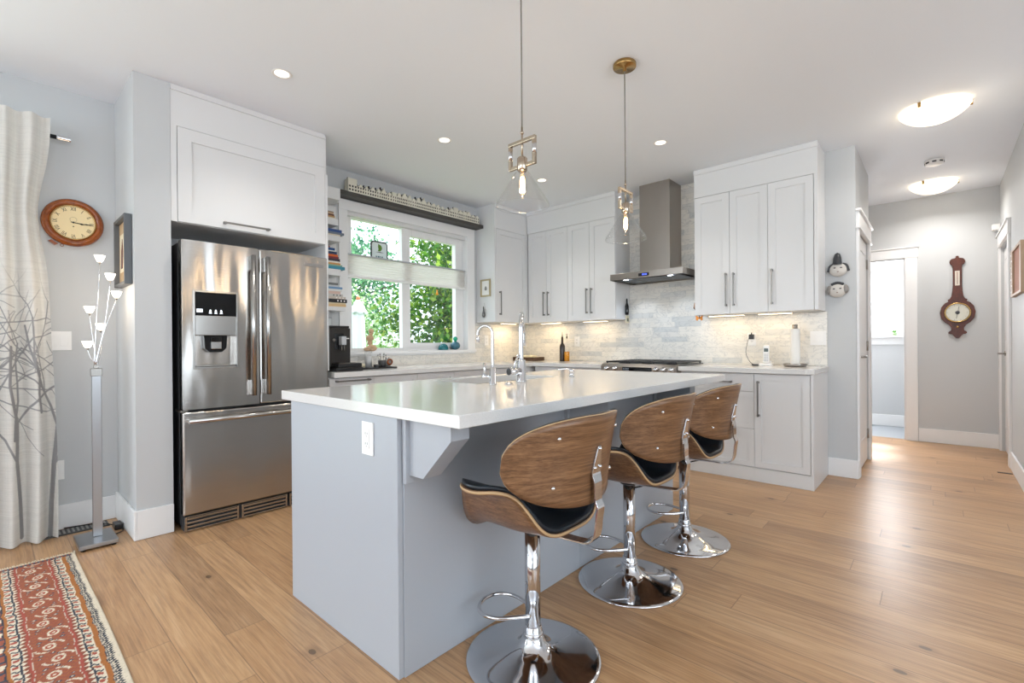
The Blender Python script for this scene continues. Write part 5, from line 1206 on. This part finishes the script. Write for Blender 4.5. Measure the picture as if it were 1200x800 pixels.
for s_ in (-1, 1): m_ = MB(); m_.cyl((.30, -2.305+s_*.014, TZ+.078), (.30, -2.305+s_*.018, TZ+.096), .005, .001, n=8); m_.build('tuft', M_dark, bd)
# ---- corner cabinet side: small framed picture and silver whisk-like hook ornament
t_ = thing('framed_picture', (.15, -.886, 1.67), 'small silver-gold frame with a tiny drawing on the side of the corner cabinet', 'picture')
X0, X1, Z0, Z1 = .075, .235, 1.672, 1.872; Ya, Yb = -.904, -.8865; m_ = MB()
for b in ((X0, X0+.018, Z0, Z1), (X1-.018, X1, Z0, Z1), (X0+.018, X1-.018, Z0, Z0+.018), (X0+.018, X1-.018, Z1-.018, Z1)): m_.bbox(b[0], b[1], Ya, Yb, b[2], b[3], .003)
m_.build('frame', mat('champagne_frame', '#b5a887', .35, .6), t_)
m_ = MB(); m_.box(X0+.018, X1-.018, Yb-.006, Yb-.002, Z0+.018, Z1-.018); mt = m_.build('mount', M_plastic, t_)
m_ = MB(); m_.prism([(.14, 1.745), (.17, 1.745), (.175, 1.765), (.165, 1.79), (.145, 1.79), (.135, 1.765)], Yb-.0066, Yb-.006, 'y'); m_.build('drawing', M_nickel, mt)
t_ = thing('hanging_ornament', (.13, -.89, 1.43), 'slender silver ornament hanging under the small frame on the corner cabinet', 'ornament')
m_ = MB(); m_.tube([(.13, -.889, 1.60), (.13, -.892, 1.565)], .0015, 6); m_.build('hook', M_nickel, t_)
m_ = MB(); m_.lathe([(.0001, 1.43), (.012, 1.435), (.019, 1.455), (.016, 1.485), (.008, 1.515), (.007, 1.55), (.0001, 1.566)], (.13, -.905, 0), 'z', 16); m_.build('drop', mat('dark_silver', '#6f6d6a', .25, .9), t_)
m_ = MB(); m_.tube([(.15+.018*math.cos(a), -.9, 1.49+.04*math.sin(a)) for a in [2*PI*k/16 for k in range(16)]], .0016, 6, closed=True); m_.build('loop', M_nickel, t_)

# ================================================================== RANGE WALL ITEMS
def bottle(x, y, h, prof, label, m, content=None, cap_m=None, cname='pourer'):
    t_ = thing('oil_bottle', (x, y, CT), label, 'bottle'); m_ = MB(); m_.lathe([(r, CT+z) for r, z in prof], (x, y, 0), 'z', 24, cap=False); m_.build('glass', m, t_)
    if content: c_, hc, rc = content; m_ = MB(); m_.lathe([(.0001, CT+.004), (rc, CT+.004), (rc, CT+hc), (.0001, CT+hc)], (x, y, 0), 'z', 24, cap=False); m_.build('oil', c_, t_)
    m_ = MB(); m_.lathe([(.0001, CT+h), (.008, CT+h), (.008, CT+h+.02), (.004, CT+h+.025), (.003, CT+h+.055), (.0001, CT+h+.055)], (x, y, 0), 'z', 14); m_.build(cname, cap_m or M_nickel, t_)
bottle(.71, -.17, .29, [(.0001, 0), (.032, 0), (.033, .006), (.033, .175), (.028, .195), (.014, .215), (.0125, .29), (.0001, .29)], 'tall dark brown oil bottle on the counter in front of marble tiles', mat('dark_bottle', '#2b1c14', .15))
bottle(.79, -.19, .27, [(.0001, 0), (.030, 0), (.031, .006), (.031, .12), (.024, .17), (.013, .21), (.012, .27), (.0001, .27)], 'clear bottle a third full of golden oil beside the dark bottle', M_pglass, (mat('golden_oil', '#e09a10', .1, trans=.3), .115, .0295), M_black)
t_ = thing('wicker_tray', (.16, -.19, CT), 'dark brown wicker tray with folded cream napkin in the counter corner', 'tray')
m_ = MB(); m_.slab_hole((.02, .36), (-.28, -.07), CT+.045, CT, 'z', (.034, .346, -.268, -.082), depth=CT+.01); m_.build('basket', mat('dark_wicker', '#4a3527', .7), t_, bevel=.002)
m_ = MB(); m_.bbox(.06, .32, -.255, -.10, CT+.012, CT+.05, .008); m_.bbox(.09, .28, -.245, -.115, CT+.05, CT+.068, .008); m_.build('napkin', M_cream, t_)
# phone
px, py = 2.91, -.16
t_ = thing('cordless_phone', (px, py, CT), 'white cordless phone standing in its charging cradle on the right counter', 'phone')
m_ = MB(); m_.prism([(px-.052, py-.042), (px+.052, py-.042), (px+.045, py+.042), (px-.045, py+.042)], CT, CT+.022, 'z'); m_.bbox(px-.034, px+.034, py+.0, py+.03, CT+.022, CT+.045, .004); m_.build('cradle', M_plastic, t_, bevel=.003)
hs = MB(); hs.bbox(px-.024, px+.024, py-.022, py-.001, CT+.023, CT+.178, .007, seg=3); hs = hs.build('handset', M_plastic, t_)
m_ = MB(); m_.bbox(px-.017, px+.017, py-.0228, py-.0218, CT+.122, CT+.152, .0004); m_.build('screen', mat('phone_screen', '#56615f', .2), hs)
for r_ in range(5):
    for c_ in range(3): m_ = MB(); m_.bbox(px-.016+c_*.0115, px-.007+c_*.0115, py-.0232, py-.0218, CT+.040+r_*.014, CT+.049+r_*.014, .0004); m_.build('key', M_grey, hs)
m_ = MB(); m_.bbox(2.735, 2.775, -.060, -.0216, 1.150, 1.195, .005); m_.lathe([(.006, 1.195), (.004, 1.21), (.0001, 1.212)], (2.755, -.04, 0), 'z', 10); tag(m_.build('power_plug', M_black, loc=(2.755, -.04, 1.15)), 'black plug adapter in the tiled wall outlet above the phone cord', 'plug')
m_ = MB(); m_.tube(smooth([(2.735, -.05, 1.16), (2.722, -.065, 1.10), (2.715, -.07, 1.02), (2.75, -.09, .95), (2.80, -.13, .921), (2.85, -.15, .92), (2.862, -.15, .92)], 6), .0022, 8); tag(m_.build('phone_cord', M_dark, loc=(2.75, -.09, .95)), 'thin dark cord drooping from the wall plug to the phone cradle', 'cord')
m_ = MB(); m_.bbox(2.80, 2.855, -.215, -.195, CT, CT+.014, .005); tag(m_.build('cord_clip', M_dark, loc=(2.83, -.2, CT)), 'small dark oblong connector lying left of the phone cradle', 'connector')
x, y = 3.135, -.19
t_ = thing('paper_towel_holder', (x, y, CT), 'round steel paper towel holder carrying a slim white roll', 'paper towel holder')
m_ = MB(); m_.lathe([(.0001, CT), (.080, CT), (.092, CT+.024), (.088, CT+.024), (.078, CT+.006), (.0001, CT+.006)], (x, y, 0), 'z', 40, cap=False); m_.build('dish', M_hood, t_)
m_ = MB(); m_.cyl((x, y, CT+.006), (x, y, CT+.335), .006, n=12); m_.lathe([(.0001, CT+.318), (.020, CT+.318), (.019, CT+.335), (.021, CT+.352), (.012, CT+.348), (.0001, CT+.342)], (x, y, 0), 'z', 20); m_.build('rod', M_hood, t_)
m_ = MB(); m_.lathe([(.012, CT+.008), (.036, CT+.008), (.037, CT+.012), (.0365, CT+.312), (.035, CT+.317), (.012, CT+.317)], (x, y, 0), 'z', 32, cap=False); tag(m_.build('paper_towel_roll', mat('paper_towel', '#f3f0ea', .9), loc=(x, y, CT+.008)), 'slim white paper towel roll standing on the round steel holder', 'paper towel')
# ornaments on the cabinet sides beside the hood
t_ = thing('hanging_ornament', (1.52, -.12, 1.40), 'dark bottle-shaped ornament hanging on the cabinet side left of the hood', 'ornament')
m_ = MB(); m_.tube([(1.514, -.11, 1.66), (1.516, -.11, 1.60)], .0012, 6); m_.build('string', M_grey, t_)
m_ = MB(); m_.lathe([(.0001, 1.425), (.020, 1.43), (.023, 1.46), (.022, 1.52), (.010, 1.555), (.008, 1.60), (.0001, 1.605)], (1.537, -.125, 0), 'z', 18); m_.build('bottle', M_gblack, t_)
t_ = thing('small_sign', (1.52, -.07, 1.35), 'tiny cream sign dangling beneath the dark bottle ornament', 'sign')
m_ = MB(); m_.bbox(1.5135, 1.522, -.115, -.045, 1.345, 1.425, .002); b = m_.build('board', M_cream, t_); m_ = MB(); m_.bbox(1.5215, 1.523, -.10, -.06, 1.36, 1.395, .0005); m_.build('picture', mat('olive_print', '#7c7f6b', .6), b)
t_ = thing('butterfly_ornament', (2.33, -.22, 1.35), 'small orange butterfly ornament under the left corner of the right wall cabinet', 'ornament')
m_ = MB(); m_.cyl((2.352, -.235, 1.345), (2.352, -.235, 1.377), .004, n=10); m_.build('body', M_mahog, t_)
for s_ in (-1, 1):
    m_ = MB(); m_.prism([(2.352+s_*.003, 1.36), (2.352+s_*.024, 1.377), (2.352+s_*.036, 1.374), (2.352+s_*.030, 1.358), (2.352+s_*.033, 1.338), (2.352+s_*.018, 1.330), (2.352+s_*.003, 1.352)], -.238, -.234, 'y'); m_.build('wing', mat('butterfly_orange', '#e08a28', .5), t_)
t_ = thing('oven_mitt', (2.33, -.22, 1.40), 'brown quilted pad hanging on the cabinet side right of the hood', 'pot holder')
m_ = MB(); m_.prism([(-.30, 1.45), (-.20, 1.40), (-.13, 1.42), (-.12, 1.49), (-.20, 1.53), (-.27, 1.50)], 2.318, 2.341, 'x'); m_.build('pad', mat('brown_pad', '#93705a', .8), t_, bevel=.004)
m_ = MB(); m_.tube([(2.33, -.20+.01*math.cos(a), 1.54+.012*math.sin(a)) for a in [2*PI*k/12 for k in range(12)]], .002, 6, closed=True); m_.build('loop', M_dark, t_)

# ---- two ceramic face plaques on the grey wall
M_cer = mat('ceramic_face', '#cfcac3', .3); M_cdk = mat('ceramic_dark', '#34363a', .3)
def face(x, z, label, hat):
    t_ = thing('wall_mask', (x, 0, z-.05), label, 'wall ornament')
    m_ = MB(); m_.sphere((x, -.018, z-.004), .058, sq=(1.1, .42, .98), n=24, k=14); b = m_.build('face', M_cer, t_)
    for s_ in (-1, 1):
        m_ = MB(); m_.sphere((x+s_*.022, -.040, z+.010), .006, sq=(1.5, .6, .8), n=10, k=6); m_.build('eye', M_cdk, b)
        m_ = MB()
        if hat: m_.tube(smooth([(x+s_*.03, -.018, z+.042), (x+s_*.055, -.02, z+.030), (x+s_*.066, -.02, z-.002), (x+s_*.070, -.02, z-.020)], 4), .010, 8, rs=None)
        else: m_.sphere((x+s_*.056, -.02, z+.004), .030, sq=(.72, .6, 1.25), n=14, k=8)
        m_.build('hair', M_cdk if hat else mat('ceramic_grey', '#8c8782', .4), t_)
    m_ = MB(); m_.sphere((x, -.043, z-.006), .006, sq=(.8, .8, 1.4), n=10, k=6); m_.build('nose', M_cer, b)
    m_ = MB(); m_.sphere((x, -.040, z-.022), .006, sq=(1.4, .5, .6), n=10, k=6); m_.build('mouth', mat('ceramic_lip', '#7e6058', .4), b)
    m_ = MB()
    if hat:
        m_.lathe([(.034, 0), (.032, .02), (.028, .06), (.019, .09), (.0001, .102)], (x-.006, -.02, z+.036), 'z', 18, cap=False); m_.build('tall_hat', M_cdk, t_)
        m_ = MB(); m_.sphere((x-.006, -.046, z+.062), .008, sq=(1, .4, 1.6), n=10, k=6); m_.build('hat_badge', M_honey, t_)
    else:
        for k in range(7): m_.sphere((x-.033+k*.011, -.022, z+.048+.010*math.sin(k*PI/6)), .013, n=10, k=6)
        m_.build('curls', M_cdk, t_)
face(3.418, 1.722, 'ceramic face plaque wearing a tall dark hat on the grey wall', True)
face(3.412, 1.550, 'ceramic face plaque with curly dark hair, lower of the two', False)

# ---- banjo barometer on the hall wall
bx = 4.185; WY = 2.2475
t_ = thing('barometer', (bx, WY, 1.11), 'dark carved wooden banjo barometer with round brass dial on the hall wall', 'barometer')
half = [(.0, 2.035), (.012, 2.032), (.014, 2.012), (.045, 2.005), (.058, 1.99), (.062, 1.965), (.052, 1.942), (.040, 1.935), (.036, 1.90), (.036, 1.72), (.040, 1.66), (.048, 1.60), (.060, 1.575), (.078, 1.565), (.072, 1.545), (.10, 1.53), (.128, 1.49), (.140, 1.43), (.130, 1.365), (.10, 1.32), (.068, 1.295), (.062, 1.285), (.050, 1.262), (.050, 1.235), (.070, 1.222), (.074, 1.205), (.060, 1.195), (.045, 1.195), (.030, 1.175), (.012, 1.152), (.0, 1.148)]
poly = [(bx+a, z) for a, z in half]+[(bx-a, z) for a, z in half[-2:0:-1]]
m_ = MB(); m_.prism(poly, WY-.022, WY-.0005, 'y'); bo = m_.build('case', M_barom, t_, bevel=.004)
m_ = MB(); m_.lathe([(.105, 0), (.108, -.008), (.100, -.014), (.092, -.008), (.092, 0)], (bx, WY-.022, 1.425), 'y', 48, cap=False); m_.build('bezel', M_brass, t_)
m_ = MB(); m_.lathe([(.0001, 0), (.093, 0)], (bx, WY-.0235, 1.425), 'y', 48, cap=False); dl_ = m_.build('dial', mat('silvered_dial', '#c9c5b6', .35, .2), t_)
for k in range(40):
    a = 2*PI*k/40; c_, s_ = math.cos(a), math.sin(a)
    if k % 4 == 0: m_ = MB(); m_.cyl((bx+c_*.074, WY-.0240, 1.425+s_*.074), (bx+c_*.086, WY-.0240, 1.425+s_*.086), .0010, n=6); m_.build('tick', M_black, dl_)
m_ = MB(); m_.lathe([(.0001, 0), (.020, 0), (.018, -.003), (.0001, -.003)], (bx, WY-.024, 1.425), 'y', 8); m_.build('centre_star', mat('dial_grey', '#55565a', .4), dl_)
m_ = MB(); m_.cyl((bx-.01, WY-.029, 1.36), (bx+.012, WY-.029, 1.49), .0016, n=6); m_.build('needle', M_black, dl_)
m_ = MB(); m_.lathe([(.0001, 0), (.012, 0), (.010, -.005), (.0001, -.006)], (bx, WY-.022, 1.272), 'y', 18); m_.build('boss', M_brass, t_)
m_ = MB(); m_.bbox(bx-.019, bx+.019, WY-.027, WY-.0215, 1.715, 1.872, .003); th_ = m_.build('thermometer', mat('ivory_scale', '#d9cfc2', .5), t_)
m_ = MB(); m_.cyl((bx, WY-.029, 1.73), (bx, WY-.029, 1.86), .0022, n=8); m_.build('tube', mat('mercury', '#7d3a34', .2), th_)
# ---- picture on right wall
t_ = thing('framed_picture', (4.508, .9, 1.46), 'wood picture with pale dotted frame hanging on the right hall wall', 'picture')
Z0, Z1, YA, YB, XA, XB = 1.475, 1.855, .30, .945, 4.480, 4.5075; m_ = MB()
for b in ((YA, YA+.06, Z0, Z1), (YB-.12, YB, Z0, Z1), (YA+.06, YB-.12, Z0, Z0+.02), (YA+.06, YB-.12, Z1-.02, Z1)): m_.bbox(XA, XB, b[0], b[1], b[2], b[3], .002)
m_.build('frame', mat('pale_brown_frame', '#b39a82', .5), t_)
m_ = MB(); m_.bbox(XB-.015, XB-.001, YA+.06, YB-.12, Z0+.02, Z1-.02, .001); m_.build('canvas', mat('rust_canvas', '#a0603c', .7), t_)
for k in range(7):
    m_ = MB(); m_.sphere((XA, YB-.035-.05*(k % 2), Z0+.04+k*.05), .008, sq=(.4, 1.6, 1), n=8, k=6); m_.build('shell_dot', M_plastic, t_)
# ---- hall floor vent slot
m_ = MB(); m_.bbox(4.40, 4.49, .98, 1.01, .0005, .004, .001); tag(m_.build('floor_grille', M_dark, loc=(4.44, 1.0, 0)), 'thin dark metal strip on the hall floor against the right baseboard', 'vent')
# ---- back room: ceiling light and plant, small birds on the pane
t_ = thing('ceiling_light', (3.30, 2.80, H-.09), 'white bowl ceiling light in the back room seen through the doorway', 'ceiling light')
m_ = MB(); m_.lathe([(.0001, H-.12), (.05, H-.117), (.10, H-.095), (.14, H-.055), (.15, H-.02), (.14, H-.001), (.0001, H-.001)], (3.30, 2.80, 0), 'z', 32); m_.build('bowl', M_bowl, t_)
t_ = thing('potted_plant', (3.60, 3.235, 1.2005), 'little green succulent in a pale pot on the back room window sill', 'plant')
m_ = MB(); m_.lathe([(.0001, 1.2005), (.022, 1.2005), (.028, 1.235), (.025, 1.235), (.0001, 1.23)], (3.60, 3.24, 0), 'z', 18); m_.build('pot', mat('pale_green_pot', '#9fbf8e', .5), t_)
m_ = MB(); rl = random.Random(3)
for k in range(26):
    a = rl.uniform(0, 2*PI); e_ = rl.uniform(.3, 1.4); r = .040; p = (3.60+r*math.cos(a)*math.cos(e_), 3.24+r*.6*math.sin(a)*math.cos(e_), 1.24+r*math.sin(e_)); m_.cyl((3.60, 3.24, 1.232), p, .006, .001, n=6)
m_.build('leaves', mat('succulent_green', '#6ea04e', .5), t_)
for k, (zz_, lab) in enumerate(((1.80, 'tiny red ornament hanging high in the back room window'), (1.67, 'tiny orange ornament hanging low in the upper sash of the back room window'))):
    t_ = thing('window_ornament', (3.56, 3.28, zz_), lab, 'ornament'); m_ = MB(); m_.sphere((3.565, 3.29, zz_), .010, sq=(.8, .5, 1.6 if k == 0 else 1), n=10, k=6); m_.build('bead', mat('red_glass', '#b04038', .3) if k == 0 else M_org, t_)
    m_ = MB(); m_.cyl((3.565, 3.29, zz_+.012), (3.565, 3.29, zz_+.05), .0006, n=6); m_.build('string', M_grey, t_)

l = bpy.data.lights.new('back_room_lamp', 'POINT'); l.energy = 38; l.color = (1, .98, .98); l.shadow_soft_size = .12
o = bpy.data.objects.new('back_room_lamp', l); COL.objects.link(o); o.location = (3.30, 2.80, H-.2)
# ================================================================== OUTDOORS
struct('ground', MB().box(-22, -T-.01, -14, 16, -.6, -.5), mat('lawn', '#6f8a4e', .9))
def leaf_mat(name, c1, c2, c3, tr=.45):
    m = bpy.data.materials.new(name); m.use_nodes = True; t = m.node_tree; b = t.nodes['Principled BSDF']; b.inputs['Roughness'].default_value = .55
    g = t.nodes.new('ShaderNodeNewGeometry'); w = t.nodes.new('ShaderNodeTexWhiteNoise'); w.noise_dimensions = '1D'; t.links.new(g.outputs['Random Per Island'], w.inputs['W'])
    r = t.nodes.new('ShaderNodeValToRGB'); e = r.color_ramp.elements; e[0].color = srgb(c1); e[1].color = srgb(c3); x = e.new(.5); x.color = srgb(c2); t.links.new(w.outputs[0], r.inputs[0]); t.links.new(r.outputs[0], b.inputs['Base Color'])
    tl = t.nodes.new('ShaderNodeBsdfTranslucent'); t.links.new(r.outputs[0], tl.inputs[0]); mx = t.nodes.new('ShaderNodeMixShader'); mx.inputs[0].default_value = tr
    t.links.new(b.outputs[0], mx.inputs[1]); t.links.new(tl.outputs[0], mx.inputs[2]); t.links.new(mx.outputs[0], t.nodes['Material Output'].inputs[0]); return m
def tree(name, label, x, y, cz, rx, ry, rz, n, size, lm, seed, trunk_r=.12, cat='tree', branches=9):
    rs = np.random.RandomState(seed); t_ = thing(name, (x, y, -.5), label, cat)
    # clumps give the crown uneven depth
    cl = rs.normal(size=(46, 3)); cl /= np.linalg.norm(cl, axis=1)[:, None]; cl *= rs.uniform(.25, .95, (46, 1)); cl *= np.array([rx, ry, rz])
    ci = rs.randint(0, 46, n); off = rs.normal(size=(n, 3))*np.array([rx, ry, rz])*.17; P = cl[ci]+off+np.array([x, y, cz])
    d = rs.normal(size=(n, 3)); d /= np.linalg.norm(d, axis=1)[:, None]; nn = rs.normal(size=(n, 3)); a = np.cross(d, nn); a /= np.linalg.norm(a, axis=1)[:, None]
    s = size*rs.uniform(.6, 1.3, (n, 1)); nrm = np.cross(d, a)
    V = np.stack([P-d*s*.5, P+a*s*.30+nrm*s*.06, P+d*s*.5, P-a*s*.30+nrm*s*.06], 1)-np.array([x, y, -.5]); V = V.reshape(-1, 3)
    F = np.arange(4*n).reshape(n, 4); me = bpy.data.meshes.new('foliage'); me.from_pydata(V.tolist(), [], F.tolist()); me.materials.append(lm); o = bpy.data.objects.new('foliage', me); COL.objects.link(o); o.parent = t_
    m_ = MB(); m_.cyl((x, y, -.5), (x+.1, y, cz), trunk_r, trunk_r*.5, n=12)
    for k in range(branches):
        q = cl[k]+np.array([x, y, cz]); st = (x+.03, y, cz-rz*.75+k*.1*rz); m_.tube(smooth([st, ((st[0]+q[0])/2, (st[1]+q[1])/2, (st[2]+q[2])/2+.12), tuple(q)], 3), trunk_r*.18, 6)
    m_.build('trunk', mat('bark', '#6b5138', .8), t_); return t_
L1 = leaf_mat('leaf_green', '#2e5a24', '#4f8a2e', '#a3c04a'); L2 = leaf_mat('leaf_pale', '#4b8a4a', '#a5c987', '#eef3e2', .55); L3 = leaf_mat('leaf_teal', '#2f6b55', '#4d9064', '#86b98a', .5)
tree('leafy_tree', 'dense green tree filling the right window pane', -3.6, 1.75, 1.9, 1.0, 1.35, 1.75, 9500, .12, L1, 1)
tree('flowering_shrub', 'pale sunlit shrub with white blossom outside the left window pane', -6.0, .85, 1.0, 1.2, 1.75, 1.35, 7500, .10, L2, 2, .05, 'shrub')
tree('leafy_tree', 'airy blue-green tree behind the closed parasol, its leaves reaching the top panes', -8.5, 2.1, 3.0, 1.4, 2.5, 2.1, 5200, .15, L3, 3)
pa = thing('patio_parasol', (-2.5, -.975, -.5), 'closed white patio parasol with orange finial outside the left window pane', 'parasol')
px, py = -2.5, -.975
m_ = MB(); m_.cyl((px, py, -.5), (px, py, 1.80), .019, n=14); m_.build('pole', M_oldwood, pa)
def skirt(z0_, z1_, r0_, r1_, nf, ph, nm_):
    n = 72; rows = 14; v = []
    for j in range(rows+1):
        t = j/rows; z = z1_+(z0_-z1_)*t; r = r1_+(r0_-r1_)*t**.8
        for i in range(n): a = 2*PI*i/n; q = r*(1+.16*t*math.sin(a*nf+ph+t)); v.append((px+q*math.cos(a), py+q*math.sin(a), z+(.02*math.sin(a*nf) if j == rows else 0)))
    m_ = MB(); m_.add(v, [(j*n+i, j*n+(i+1) % n, (j+1)*n+(i+1) % n, (j+1)*n+i) for j in range(rows) for i in range(n)], None, True); o = m_.build(nm_, mat('parasol_cloth', '#dde5e6', .85), pa); s_ = o.modifiers.new('s', 'SOLIDIFY'); s_.thickness = .004
skirt(1.61, 1.815, .125, .022, 6, 0, 'top_vent'); skirt(.55, 1.70, .12, .085, 9, 1, 'folded_canopy')
m_ = MB(); m_.lathe([(.0001, 1.80), (.022, 1.80), (.028, 1.83), (.026, 1.85), (.010, 1.868), (.0001, 1.87)], (px, py, 0), 'z', 18); m_.build('finial', mat('orange_wood', '#d5824e', .5), pa)
